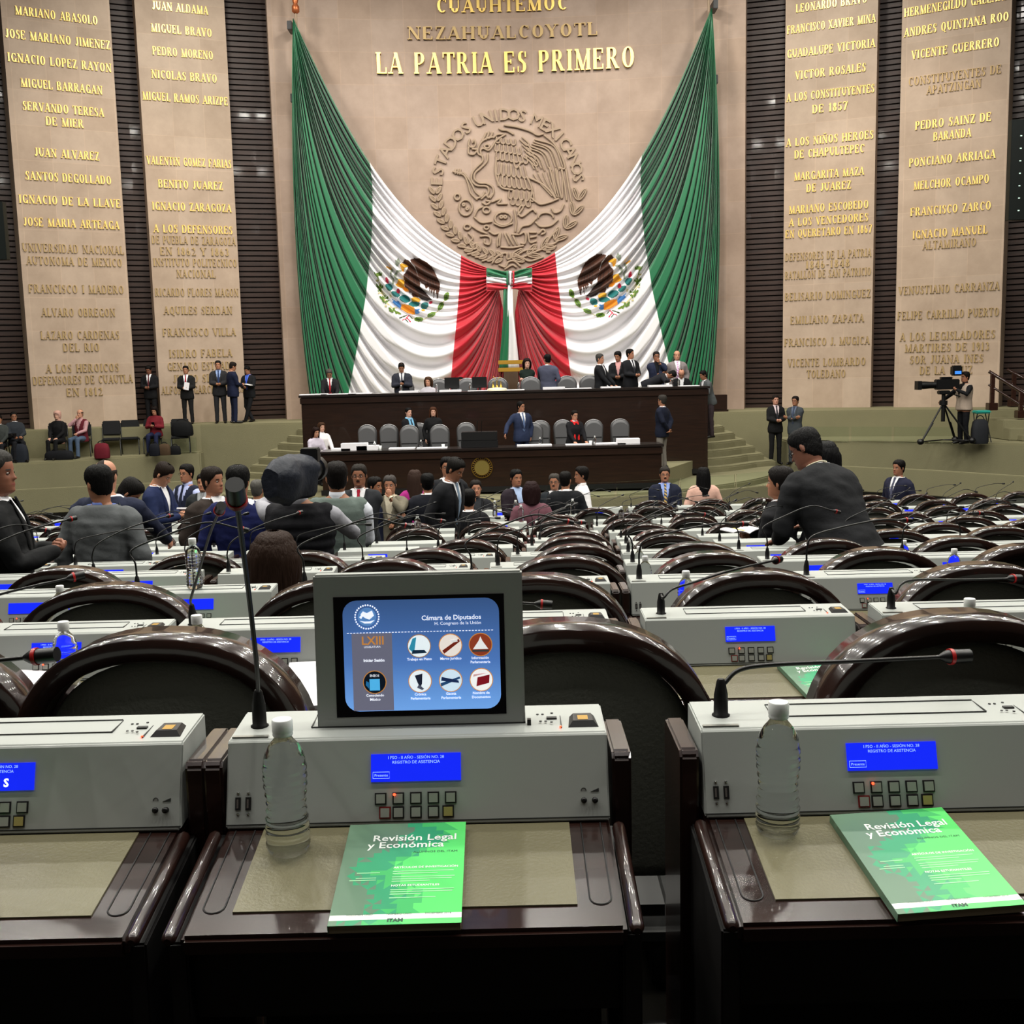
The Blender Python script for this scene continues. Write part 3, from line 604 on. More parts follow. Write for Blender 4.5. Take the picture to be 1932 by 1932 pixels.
# ------------------------------------------------------------------ deputies' desks
DW = wood('desk_wood', '1E100D', '2B1813', .25, .5, (2, 12, 2)); PADM = mat('leather_pad', '6B664C', .42, bump=.15, bscale=200, var=.06, vscale=8)
CONS = mat('console_paint', 'A4A8A4', .42, spec=.5); CDARK = mat('console_line', '2A2C2B', .5); LCD = mat('lcd_blue', '1228FF', .3, emit=.7); LCDT = mat('lcd_text', '9FC4FF', .3, emit=.9)
BTN = mat('button_face', '9A9C94', .4); BTNF = mat('button_frame', '161616', .5); LEDR = mat('led_red', 'FF3A1E', .3, emit=6); BTNR = mat('button_red_frame', '7A1A1A', .5); BTNY = mat('button_yellow', 'A3965A', .5)
CHROME = mat('chrome', 'C8C8C8', .2, 1); MICB = mat('mic_black', '0C0C0D', .4); REDR = mat('mic_red', 'A81E1E', .3); DARKP = mat('desk_panel_black', '0D0B0B', .5)
RIM = wood('chair_rim', '150A08', '28150F', .22, .55, (3, 3, 3)); LEA = mat('chair_leather', '55564E', .5, bump=.25, bscale=120)
cF = V((0, .309, .951))
FM = Matrix(((1, 0, 0, 0), (0, .309, -.951, -.04), (0, .951, .309, .795), (0, 0, 0, 1)))   # face coords (u, v, out) -> desk
TM = Matrix.Translation((0, 0, .9205))
def fbox(u0, u1, v0, v1, d, mt, name, par, T=FM, bev=0, base=-.002):
    m = MB(); m.box(u0, u1, v0, v1, base, d, 0, T); return m.build(name, mt, par, bev=bev)
def make_desk(full=True):
    r = empty('deputy_desk')
    # desktop: tilted board
    sl = math.atan2(.036, .245); TT = Matrix.Translation((0, -.04, .792)) @ Matrix.Rotation(sl, 4, 'X')
    m = MB(); m.box(-.29, .29, -.25, .1, -.03, 0, 0, TT); dt = m.build('desktop', DW, r, bev=.006)
    m = MB(); m.box(-.232, .228, -.2, .0, -.001, .0025, 0, TT); m.build('writing_pad', PADM, r)
    for s in (-1, 1): m = MB(); m.tube([TT @ V((s*.301, -.252, .003)), TT @ V((s*.301, -.02, .003))], .010, 8, capr=True); m.build('side_rail', DW, r)
    if full:
        for s in (-1, 1):
            x0 = s*.26; m = MB(); pts = [(x0+.0145*math.cos(a), -.185+.0145*math.sin(a)) for a in [PI+PI*i/8 for i in range(9)]]
            pts = [(x0-.0145, 0)]+pts+[(x0+.0145, 0)]; m.tube([TT @ V((a, b, .0005)) for a, b in pts], .0012, 5); m.build('pen_groove', BTNF, r)
    for s in (-1, 1):
        pr = [(-.02, 0), (-.02, .885), (-.01, .895), (.14, .895), (.15, .885), (.15, 0)]
        m = MB(); m.rings([[(s*.296, y, z) for y, z in pr], [(s*.325, y, z) for y, z in pr]], 0, False); m.build('side_panel', DW, r, bev=.004)
        m = MB(); pr = [(-.27, 0), (-.27, .74), (-.02, .78), (-.02, 0)]; m.rings([[(s*.285, y, z) for y, z in pr], [(s*.31, y, z) for y, z in pr]], 0, False); m.build('leg_panel', DARKP, r, bev=.003)
    m = MB(); m.box(-.285, .285, -.25, -.23, .62, .735); m.build('apron', DARKP, r, bev=.004)
    m = MB(); m.box(-.285, .285, .12, .14, .0, .80); m.build('modesty_panel', DARKP, r)
    # console
    pr = [(-.04, .795), (-.0005, .916), (.004, .92), (.125, .926), (.125, .80)]
    m = MB(); m.rings([[(-.29, y, z) for y, z in pr], [(.29, y, z) for y, z in pr]], 0, False); c = m.build('console', CONS, r, bev=.0025)
    fbox(-.0705, .066, .065, .106, .002, LCD, 'display', c, bev=0)
    if full:
        fbox(-.29, .29, .0055, .0072, .0006, CDARK, 'seam_line', c)
        for i, (u, v) in enumerate([(x, .040) for x in (-.056, -.0293, -.0027, .0238, .050)]+[(x, .0195) for x in (-.0495, -.0293, -.0027, .0238, .046)]):
            fr = BTNR if i == 5 else BTNF; b = fbox(u-.0088, u+.0088, v-.0088, v+.0088, .0015, fr, 'push_button', c)
            me = MB(); me.box(u-.0066, u+.0066, v-.0066, v+.0066, .001, .0032, 0, FM)
            # button cap merged as second material
            o = b.data; nb = MB(); nb.box(u-.0088, u+.0088, v-.0088, v+.0088, -.002, .0015, 0, FM); nb.box(u-.0066, u+.0066, v-.0066, v+.0066, .001, .0034, 1, FM)
            b.data = nb.mesh('push_button', [fr, BTNY if i == 9 else BTN])
        m = MB(); m.ball(FM @ V((-.035, .046, .004)), .0022, n=8); m.build('indicator_led', LEDR, c)
        for u in (-.272, -.2565):
            nb = MB(); nb.box(u-.0042, u+.0042, .028, .047, -.001, .0015, 0, FM); nb.box(u-.002, u+.0008, .031, .044, .001, .002, 1, FM); nb.build('usb_port', [BTNF, CHROME], c)
            for v in (.022, .053):
                m = MB(); m.ball(FM @ V((u, v, .0005)), .0026, n=8); m.build('screw', CHROME, c)
        for u in (.2515, .268):
            m = MB(); m.lathe([(.0045, -.001), (.0045, .003 if u < .26 else .008), (.002, .004 if u < .26 else .009)], 10, T=FM @ Matrix.Translation((u, .031, 0))); m.build('headphone_jack', MICB, c)
        m = MB(); m.prism([(.262, .0435), (.2745, .0435), (.2745, .0485)], 0, .0006, 0, FM); m.build('volume_mark', CDARK, c)
        m = MB(); m.tube([FM @ V((.2515+.0038*math.cos(a), .0455+.0038*math.sin(a), .0004)) for a in [PI*i/6-.3 for i in range(8)]], .0005, 4); m.build('headphone_mark', CDARK, c)
        # top details
        m = MB(); m.box(.221, .2225, .02, .075, 0, .003, 0, TM); m.build('card_slot', CDARK, c)
        m = MB(); m.ball((.2205, .022, .9225), .0022, n=8); m.build('indicator_led', LEDR, c)
        nb = MB(); nb.rings([[TM @ V((x, y, 0)) for x, y in ((.232, .022), (.28, .022), (.278, .07), (.234, .07))], [TM @ V((x, y, .009)) for x, y in ((.24, .03), (.272, .03), (.27, .066), (.242, .066))]], 0, False); nb.box(.248, .264, .034, .054, .004, .0096, 1, TM); nb.build('fingerprint_reader', [MICB, mat('sensor_gold', 'B08A35', .4, .4)], c)
        m = MB()
        for u, y in ((.19, .045), (.198, .045), (.186, .08), (.194, .08), (.207, .04), (.209, .085)): m.lathe([(.0022, 0), (.0022, .0012)], 8, c=(u, y, .924))
        m.box(.2, .216, .058, .066, 0, .005, 0, TM); m.build('top_markings', CDARK, c)
        m = MB(); m.box(-.285, -.23, .008, .016, 0, .0025, 0, TM); m.build('serial_plate', mat('plate', '8E8E88', .3, .6), c)
        m = MB()
        for y in (.045, .098): m.box(-.17, .165, y, y+.0014, 0, .006 if y > .06 else .0036, 0, TM)
        m.box(-.17, -.1686, .045, .098, 0, .0045, 0, TM); m.box(.165, .1664, .045, .098, 0, .0045, 0, TM); m.build('screen_slot_outline', CDARK, c)
    return r
def lcd_text(c, mark='Presente'):
    for t, u, v, sz in (('I PSO - II AÑO - SESIÓN NO. 28', -.002, .0985, .0062), ('REGISTRO DE ASISTENCIA', -.002, .0915, .0062)):
        me = text_mesh(t, sz, LCDT, 'CENTER'); me.transform(FM @ Matrix.Translation((u, v, .0026))); link('display_text', me, c)
    if mark:
        me = text_mesh(mark, .0058, LCDT, 'CENTER'); me.transform(FM @ Matrix.Translation((-.055, .0728, .0026))); link('display_text', me, c)
        m = MB(); m.tube([FM @ V(q) for q in ((-.0675, .0700, .0026), (-.0425, .0700, .0026), (-.0425, .0795, .0026), (-.0675, .0795, .0026), (-.0675, .0700, .0026))], .0004, 4); m.build('display_text', LCDT, c)
def make_mic(desk, pts, hl=.05, hr=.0125, detail=True):
    """gooseneck microphone standing on the console; pts in desk space"""
    b = V(pts[0]); m = MB(); m.lathe([(.0145, 0), (.0145, .002), (.0115, .004), (.011, .035), (.007, .056), (.005, .06)], 12, c=b)
    q = crv([b+V((0, 0, .055))]+[V(p) for p in pts[1:]], 5); m.tube(q, .0038, 7); o = m.build('microphone', MICB, desk)
    d = (q[-1]-q[-2]).normalized(); e = q[-1]
    h = MB(); h.tube([e, e+d*.01, e+d*.018, e+d*.026, e+d*hl], [.004, hr*.8, hr, hr, hr*.96], 12)
    if detail:
        h.build('microphone_head', MICB, o); g = MB(); g.tube([e+d*.0175, e+d*.0235], hr*1.13, 14); g.build('light_ring', REDR, o)
    else:
        nb = m; nb.v += h.v; off = len(nb.v)-len(h.v); nb.f += [tuple(i+off for i in f) for f in h.f]; nb.m += h.m; nb.s += h.s; o.data = nb.mesh('microphone', [MICB])
    return o
MR = [(-.25, .06, .92), (-.247, .062, 1.035), (-.22, .075, 1.075), (-.1, .11, 1.10), (.06, .15, 1.12), (.16, .17, 1.115)]
ML = [(-.25, .06, .92), (-.253, .062, 1.03), (-.27, .075, 1.08), (-.16, .12, 1.125), (.0, .18, 1.17), (.12, .21, 1.14)]
MU = [(-.25, .06, .92), (-.25, .055, 1.02), (-.22, .07, 1.08), (-.1, .13, 1.14), (.0, .2, 1.17), (.06, .28, 1.18)]
DF = make_desk(True); DN = make_desk(False)
NUM = ['first', 'second', 'third', 'fourth', 'fifth', 'sixth', 'seventh', 'eighth', 'ninth', 'tenth', 'eleventh', 'twelfth', 'thirteenth', 'fourteenth', 'fifteenth', 'sixteenth', 'seventeenth', 'eighteenth', 'nineteenth', 'twentieth', 'twenty-first', 'twenty-second', 'twenty-third', 'twenty-fourth', 'twenty-fifth', 'twenty-sixth', 'twenty-seventh', 'twenty-eighth', 'twenty-ninth', 'thirtieth']
# ------------------------------------------------------------------ chairs
def make_chair():
    r = empty('deputy_chair'); arcp = []
    for i in range(25):
        a = PI*(1-i/24); x = .268*math.copysign(abs(math.cos(a))**.85, math.cos(a)); arcp.append((x, .885+.215*math.sin(a)**.95 if 0 < i < 24 else .885))
    path = [(-.245, .60), (-.26, .72), (-.267, .82)]+arcp+[(.267, .82), (.26, .72), (.245, .60)]
    sec = [(-.055, -.018), (-.05, -.024), (.05, -.024), (.055, -.018), (.055, .018), (.05, .024), (-.05, .024), (-.055, .018)]   # depth, radial
    rs = []
    for i, p in enumerate(path):
        a = V(path[max(0, i-1)]); b = V(path[min(len(path)-1, i+1)]); t = (b-a).normalized(); n = V((-t.y, t.x))
        rs.append([(p[0]+n.x*s, -.25+d-(.0), p[1]+n.y*s) for d, s in sec])
    m = MB(); m.rings(rs, 0, True)
    m.build('wooden_rim', RIM, r)
    def panel(name, k, y0, y1, bulge, mt):
        q = []; inner = [(x*k, .60+(z-.60)*k) for x, z in path]; cx, cz = 0, .78
        for s in (1, .97, .8, .5, .2): q.append([(cx+(x-cx)*s, y0-(bulge*(1-s*s)) if s < .98 else y1, cz+(z-cz)*s) for x, z in inner])
        m = MB(); m.rings(q, 0, True); m.build(name, mt, r)
    panel('back_panel', .93, -.265, -.25, .018, LEA); panel('back_cushion', .93, -.215, -.24, -.05, LEA)
    for s in (-1, 1):
        m = MB(); m.rings([[(s*.245, -.25, .60), (s*.245, -.25, .68), (s*.30, -.25, .68), (s*.30, -.25, .60)], [(s*.25, .0, .60), (s*.25, .0, .66), (s*.31, .0, .66), (s*.31, .0, .60)], [(s*.245, .12, .56), (s*.245, .14, .64), (s*.30, .14, .64), (s*.30, .12, .56)]], 0, True); m.build('armrest', RIM, r, bev=.01)
    m = MB(); m.box(-.24, .24, -.22, .2, .40, .50); m.build('seat', mat('seat_leather_shaded', '161615', .6), r, bev=.04, seg=3)  # darker copy of chair leather; shade between the panels put into the colour
    m = MB(); m.lathe([(.03, .06), (.03, .38), (.1, .40)], 12)
    for k in range(5):
        a = 2*PI*k/5+.3; m.tube([(0, 0, .09), (.28*math.cos(a), .28*math.sin(a), .05)], [.03, .02], 6)
        m.ball((.28*math.cos(a), .28*math.sin(a), .028), .028, n=8)
    m.build('pedestal', MICB, r)
    return r
CH = make_chair(); CHAIRS = []
def ground(x, y): return floor_z(y)
REF = {0: 430, 1: 1218, 2: 1190, 3: 1181, 4: 1175, 5: 1172, 6: 1164, 7: 1150, 8: 1120, 9: 1010, 10: 966, 11: 1000}
DESKS = {}; used = {'f': False, 'n': False, 'c': False}
yfy = [1390, 1168, 1098, 1068, 1047, 1031, 1019, 1008, 997, 986, 970, 958]
for n, (Y, d) in enumerate(ROWS):
    z = FZ[n]; pit = .66; x0 = P(REF[n], yfy[n], Y).x+.29; xs = []
    if n == 0: xs = [P(-14, 1395, Y).x, P(787, 1384, Y).x, P(1680, 1370, Y).x]
    elif n == 1: xs = [P(c, 1165, Y).x for c in (107, 521, 952, 1415, 1862)]
    else:
        if n >= 3: pit = .68
        k = -16
        while k < 17:
            x = x0+k*pit; px = proj((x, Y, z+.9))[0]
            if -20 < px < 1960:
                if (n >= 7 and 560 < px < 790) or (n >= 9 and 430 < px < 865): pass
                else: xs.append(x)
            k += 1
    rn = random.Random(n)
    for k, x in enumerate(xs):
        full = n < 5; src = DF if full else DN; u = 'f' if full else 'n'
        o = src if not used[u] else tree(src)
        used[u] = True; o.location = (x, Y, z)
        if o is not src or True:
            tag(o, 'dark wood desk with grey console, %s row from camera, %s from left' % (NUM[n], NUM[k]), 'desk', 'deputies desks in rows')
        DESKS[(n, k)] = o
        if n:
            dx = (.0, -.02, .13, .2, .1)[k] if n == 1 else rn.uniform(-.05, .05)
            ry = (-.88 if n == 1 else -.62)+.02*rn.uniform(-1, 1)
            if n == 1: ry = -.62
            c = CH if not used['c'] else tree(CH)
            used['c'] = True
            CHAIRS.append((n, c)); c.location = (x+dx, Y+ry, z); c.rotation_euler = (0, 0, rn.uniform(-.12, .12)-(x*.012))
            tag(c, 'black leather chair with glossy rounded rim, %s row from camera, %s from left' % (NUM[n], NUM[k]), 'chair', 'black chairs behind the desks')
mA = None
for (n, k), o in list(DESKS.items()):
    if n >= 2:
        rn = random.Random(n*31+k); pts = [MR, ML, MU][rn.choice([0, 0, 1, 1, 2])]
        make_mic(o, pts, .045, .0105, detail=n < 4)
# write row one and two displays
DESKS_C = lambda key: [c for c in DESKS[key].children if c.name.startswith('console')][0]
for key in ((0, 1), (0, 2), (1, 3), (1, 2), (1, 4), (1, 1), (1, 0), (2, 5), (2, 4)):
    if key in DESKS: lcd_text(DESKS_C(key))
lcd_text(DESKS_C((0, 0)), '')
me = text_mesh('S', .017, mat('lcd_bright', 'E8F0FF', .3, emit=1.2), 'CENTER', bold=.0006); me.transform(FM @ Matrix.Translation((.024, .071, .0026))); link('display_text', me, DESKS_C((0, 0)))
def mic_px(key, pts, hl=.05, hr=.0125):
    o = DESKS[key]; q = [P(*p)-o.location for p in pts]; q[0] = V((q[0].x, .06, .922)); return make_mic(o, q, hl, hr)
mic_px((0, 1), [(490, 1366, 1.68), (486, 1270, 1.64), (472, 1140, 1.55), (458, 1030, 1.46), (449, 962, 1.40)], .055, .0125)
mic_px((0, 2), [(1360, 1352, 1.68), (1366, 1290, 1.68), (1395, 1264, 1.69), (1460, 1254, 1.70), (1600, 1248, 1.73), (1772, 1240, 1.76)], .055, .012)
o = DESKS[(0, 0)]; mic_px((0, 0), [(-330, 1368, 1.68), (-325, 1300, 1.68), (-270, 1270, 1.67), (-120, 1258, 1.65), (45, 1241, 1.63)], .055, .012)
mic_px((1, 3), [(1250, 1160, 3.0), (1252, 1128, 3.0), (1268, 1112, 3.02), (1310, 1098, 3.06), (1380, 1076, 3.2), (1458, 1058, 3.4)], .05, .0125)
mic_px((1, 4), [(1688, 1150, 3.0), (1690, 1120, 3.0), (1700, 1102, 3.02), (1730, 1094, 3.06), (1820, 1094, 3.1), (1900, 1092, 3.15)], .05, .0125)
mic_px((1, 1), [(358, 1180, 3.0), (360, 1130, 2.98), (375, 1080, 2.9), (395, 1010, 2.75), (411, 970, 2.65)], .05, .0125)
mic_px((1, 2), [(790, 1172, 3.0), (792, 1142, 3.0), (820, 1128, 3.0), (900, 1132, 3.0), (1008, 1139, 3.0)], .05, .0125)
mic_px((1, 0), [(-50, 1185, 3.0), (-52, 1150, 3.0), (-40, 1135, 3.0), (20, 1116, 3.02), (125, 1092, 3.1)], .05, .0125)
# ------------------------------------------------------------------ raised monitor on the middle desk
D = DESKS[(0, 1)]
mon = MB(); MT = Matrix.Translation((.003, .045, .918)) @ Matrix.Rotation(math.radians(-4), 4, 'X')
mon.box(-.163, .163, 0, .03, 0, .245, 0, MT); M0 = mon.build('monitor', CONS, D, bev=.003)
SC = MT @ Matrix.Rotation(PI/2, 4, 'X')       # u right, v up, out toward the viewer
def sbox(u0, u1, v0, v1, d, mt, name, b=0): m = MB(); m.box(u0, u1, v0, v1, -.001, d, 0, SC); return m.build(name, mt, M0, bev=b)
sbox(-.132, .134, .020, .210, .0008, mat('screen_black', '05060C', .15), 'screen')
def rr(u0, u1, v0, v1, r, n=6):
    p = []
    for cx, cy, a in ((u1-r, v1-r, 0), (u0+r, v1-r, 90), (u0+r, v0+r, 180), (u1-r, v0+r, 270)):
        p += [(cx+r*math.cos(math.radians(a+90*i/n)), cy+r*math.sin(math.radians(a+90*i/n))) for i in range(n+1)]
    return p
gm = mat('screen_page', '4D7FC0', .25, emit=.0); nt = gm.node_tree; bb = nt.nodes['Principled BSDF']
tcn = nt.nodes.new('ShaderNodeTexCoord'); sp = nt.nodes.new('ShaderNodeSeparateXYZ'); mr = nt.nodes.new('ShaderNodeMapRange'); cr_ = nt.nodes.new('ShaderNodeValToRGB')
nt.links.new(tcn.outputs['Object'], sp.inputs[0]); nt.links.new(sp.outputs['Z'], mr.inputs[0]); mr.inputs[1].default_value = .94; mr.inputs[2].default_value = 1.125
nt.links.new(mr.outputs[0], cr_.inputs[0]); cr_.color_ramp.elements[0].color = (*srgb('6FA3E6'), 1); cr_.color_ramp.elements[1].color = (*srgb('34507E'), 1)
e_ = cr_.color_ramp.elements.new(.45); e_.color = (*srgb('4A72B4'), 1)
nt.links.new(cr_.outputs[0], bb.inputs['Emission Color']); bb.inputs['Emission Strength'].default_value = .9; nt.links.new(cr_.outputs[0], bb.inputs['Base Color'])
m = MB(); m.prism(rr(-.118, .126, .029, .204, .022), .0, .0012, 0, SC); m.build('screen_page', gm, M0)
WT = mat('screen_white', 'F2F6FF', .3, emit=.9); OR_ = mat('screen_orange', 'D08A40', .3, emit=.7); GB = mat('screen_band', '7A7A90', .3, emit=.55)
m = MB(); m.box(-.105, -.042, .03, .152, .001, .0016, 0, SC); m.build('screen_band', GB, M0)
def stx(t, u, v, sz, mt=None, al='CENTER', b=0): me = text_mesh(t, sz, mt or WT, al, bold=b); me.transform(SC @ Matrix.Translation((u, v, .0022))); link('screen_text', me, M0)
stx('Cámara de Diputados', .098, .171, .0105, None, 'RIGHT', .00012); stx('H. Congreso de la Unión', .098, .163, .0072, None, 'RIGHT')
stx('LXIII', -.072, .1345, .0185, OR_, 'CENTER', .0003); stx('LEGISLATURA', -.073, .1295, .0042); stx('Iniciar Sesión', -.071, .1075, .0062, b=.0002)
for t, u, v in (('Trabajo en Pleno', 0, .108), ('Marco Jurídico', .049, .108), ('Información', .095, .108), ('Parlamentaria', .095, .1015), ('Crónica', 0, .0525), ('Parlamentaria', 0, .046), ('Gaceta', .048, .0525), ('Parlamentaria', .048, .046), ('Nombre de', .095, .0525), ('Documentos', .095, .046), ('Conociendo', -.071, .0525), ('México', -.071, .046)): stx(t, u, v, .0056, b=.0001)
m = MB()
for i in range(46): m.box(-.112+i*.0050, -.109+i*.0050, .1525, .1535, .001, .002, 0, SC)
m.build('dotted_line', WT, M0)
IC = [(0, .1305, 'E8F2F8', '2F8AA8', '12283C'), (.049, .1305, 'E9DFD8', '6B2418', 'D8D8D8'), (.096, .1305, '8A3A24', 'E8E8E8', '3A3A3A'), (0, .075, 'E9F2F8', '1A2030', '4A5060'), (.048, .075, 'CFE4F4', '24466E', '1A2A50'), (.096, .075, 'F2F2F2', '7A1420', 'C8A0A0'), (-.071, .075, '0A1420', '4FB0E8', '1E6AA0')]
for i, (u, v, c1, c2, c3) in enumerate(IC):
    K = [mat('ic'+c, c, .3, emit=.85) for c in (c1, c2, c3)]+[OR_ if i else mat('icring', 'B08050', .3, emit=.6)]
    m = MB(); c = [(u+.0185*math.cos(a*PI/12), v+.0185*math.sin(a*PI/12)) for a in range(24)]; m.prism(c, .001, .0018, 3, SC)
    c = [(u+.0172*math.cos(a*PI/12), v+.0172*math.sin(a*PI/12)) for a in range(24)]; m.prism(c, .001, .0022, 0, SC)
    sh = {0: [[(-.016, -.004), (-.01, .012), (-.004, .014), (-.008, -.012)], [(-.012, -.012), (.012, -.011), (.008, -.006), (-.01, -.006)]], 1: [[(-.01, -.013), (.015, .006), (.013, .01), (-.013, -.008)], [(.0, .008), (.01, .009), (.012, .006), (.002, .004)]], 2: [[(-.012, -.007), (.012, -.007), (.003, .006), (0, .013), (-.003, .006)], [(-.013, -.011), (.013, -.011), (.013, -.008), (-.013, -.008)]],
          3: [[(-.008, .009), (.004, .012), (.003, -.004), (.0, -.011), (-.004, -.002)], [(-.002, -.005), (.006, -.012), (.003, -.014), (-.005, -.01)]], 4: [[(-.016, -.004), (.014, .006), (.015, .003), (-.015, -.009)], [(-.014, .006), (.012, .0), (.013, -.004), (-.015, -.0)]], 5: [[(-.008, -.01), (.012, -.005), (.013, .008), (-.006, .004)], [(-.013, .005), (-.002, .008), (.01, .011), (-.012, .009)]], 6: [[(-.008, -.013), (.008, -.013), (.008, .005), (-.008, .005)], [(-.014, -.004), (-.009, -.01), (-.009, .0), (-.013, .002)]]}[i]
    for j, q in enumerate(sh): m.prism([(u+a, v+b) for a, b in (q if sum(q[k-1][0]*q[k][1]-q[k][0]*q[k-1][1] for k in range(len(q))) > 0 else q[::-1])], .001, .0026+j*.0002, 1+j, SC)
    m.build('screen_icon', K, M0)
stx('INEGI', -.071, .0835, .0058, WT, b=.0002)
m = MB(); u, v, R = -.080, .178, .0185
for a in range(30): m.ball(SC @ V((u+R*math.cos(a*PI/15), v+R*math.sin(a*PI/15), .0018)), .0014, n=5)
m.prism([(u+.0145*math.cos(a*PI/14), v+.0145*math.sin(a*PI/14)) for a in range(28)], .001, .0019, 1, SC)
for q in ([(-.010, .004), (-.006, .009), (0, .006), (.008, .010), (.011, .002), (.004, -.004), (-.002, -.002)], [(-.011, -.006), (-.004, -.010), (.006, -.010), (.012, -.005), (.004, -.007), (-.004, -.007)], [(-.012, .000), (-.009, -.003), (-.006, .002), (-.009, .003)]): m.prism([(u+a, v+b) for a, b in q], .001, .0024, 0, SC)
m.build('screen_emblem', [WT, mat('emb_blue', '5C8CC8', .3, emit=.7)], M0)
sbox(.168-.002, .172, .0, .012, .01, MICB, 'hinge')
# ------------------------------------------------------------------ bottles, booklets, papers
def bottle_mesh(n=28):
    pr = [(.0, 0), (.022, 0), (.029, .004), (.031, .012)]
    for i in range(31):
        z = .014+i*.004; r = .0315-.0035*math.exp(-((z-.075)/.022)**2)+.0013*math.sin(z*2*PI/.0125)
        pr.append((r, z))
    pr += [(.030, .142), (.027, .152), (.021, .163), (.015, .170), (.0125, .174), (.0125, .182), (.0, .182)]
    return pr
WATER = mat('clear_plastic_water', 'F4F8F8', .03, trans=1, ior=1.33)
CAPM = mat('white_cap', 'E4E6E4', .45)
def make_bottle():
    r = empty('water_bottle'); m = MB(); m.lathe([(max(a, .0005), b) for a, b in bottle_mesh()], 28); m.build('bottle_body', WATER, r)
    m = MB(); k = 36; q = []
    for z, rr_ in ((.176, .0138), (.178, .0148), (.180, .0142), (.182, .0146), (.198, .0146), (.200, .0135)): q.append([((rr_+(.0003 if j % 2 and .181 < z < .199 else 0))*math.cos(2*PI*j/k), (rr_+(.0003 if j % 2 and .181 < z < .199 else 0))*math.sin(2*PI*j/k), z) for j in range(k)])
    m.rings(q, 0, True); m.build('cap', CAPM, r); return r
BT = make_bottle(); bu = [False]
def bottle(loc, label, g='plastic water bottles on the desks'):
    o = BT if not bu[0] else tree(BT); bu[0] = True; o.location = loc; tag(o, label, 'bottle', g); return o
SL = math.atan2(.036, .245)
def padp(key, px, py, h=.0025):      # point of a desk's writing pad seen at a pixel
    o = DESKS[key]; d = ray(px, py); n = V((0, -math.sin(SL), math.cos(SL))); p0 = o.location+V((0, -.04, .792))+n*h; return EYE+d*((p0-EYE).dot(n)/d.dot(n))
bottle(padp((0, 1), 545, 1606)+V((0, 0, -.001)), 'clear water bottle standing left of the raised monitor desk booklet')
bottle(padp((0, 2), 1467, 1571)+V((0, 0, -.001)), 'clear water bottle on the front right desk, beside its booklet')
for key, dx, dy, lb in (((1, 0), .075, -.14, 'on the second row desk at far left'), ((1, 1), -.19, -.10, 'behind the monitor desk microphone, second row'), ((1, 4), -.10, -.12, 'on the second row desk at far right')):
    o = DESKS[key]; bottle(o.location+V((dx, dy, .785)), 'white-capped water bottle '+lb)
def topb(n, px, py, lb, dz=.922, dy=.06):
    Y = ROWS[n][0]+dy; p = P(px, py, Y); bottle((p.x, Y, FZ[n]+dz), lb)
topb(2, 368, 1108, 'tall clear water bottle on top of the third row console, left', .925)
for n, px, lb in ((2, 1294, 'third row desk, tinted blue by the display behind'), (3, 1217, 'fourth row desk, right of the monitor'), (4, 1206, 'fifth row desk, right of the monitor'), (5, 1190, 'sixth row desk near the centre'), (3, 1800, 'fourth row desk at far right'), (4, 1705, 'fifth row desk on the right'), (2, 108, 'third row desk beside the man in black'),
                  (7, 790, 'eighth row desk behind the man in the grey vest'), (8, 1173, 'ninth row desk, right of centre'), (10, 936, 'eleventh row desk near the golden seal'), (10, 975, 'eleventh row desk in front of the mauve jacket'), (10, 1082, 'eleventh row desk behind the dark suits'), (9, 1441, 'tenth row desk left of the leaning man'), (7, 1443, 'eighth row desk left of the leaning man'), (9, 985, 'tenth row desk left of centre')):
    Y = ROWS[n][0]-.12 if n < 7 else ROWS[n][0]+.06; p = P(px, 1050, Y); bottle((p.x, Y, FZ[n]+(.783 if n < 7 else .925)), 'water bottle on the '+lb)
CG = [mat('cover_bright', '58D86A', .42), mat('cover_green', '3FB562', .42), mat('cover_teal', '2E9A6A', .42), mat('cover_grey', '5E7F66', .42), mat('cover_white', 'F0F5EE', .5), mat('paper_edge', '8A7F66', .8)]
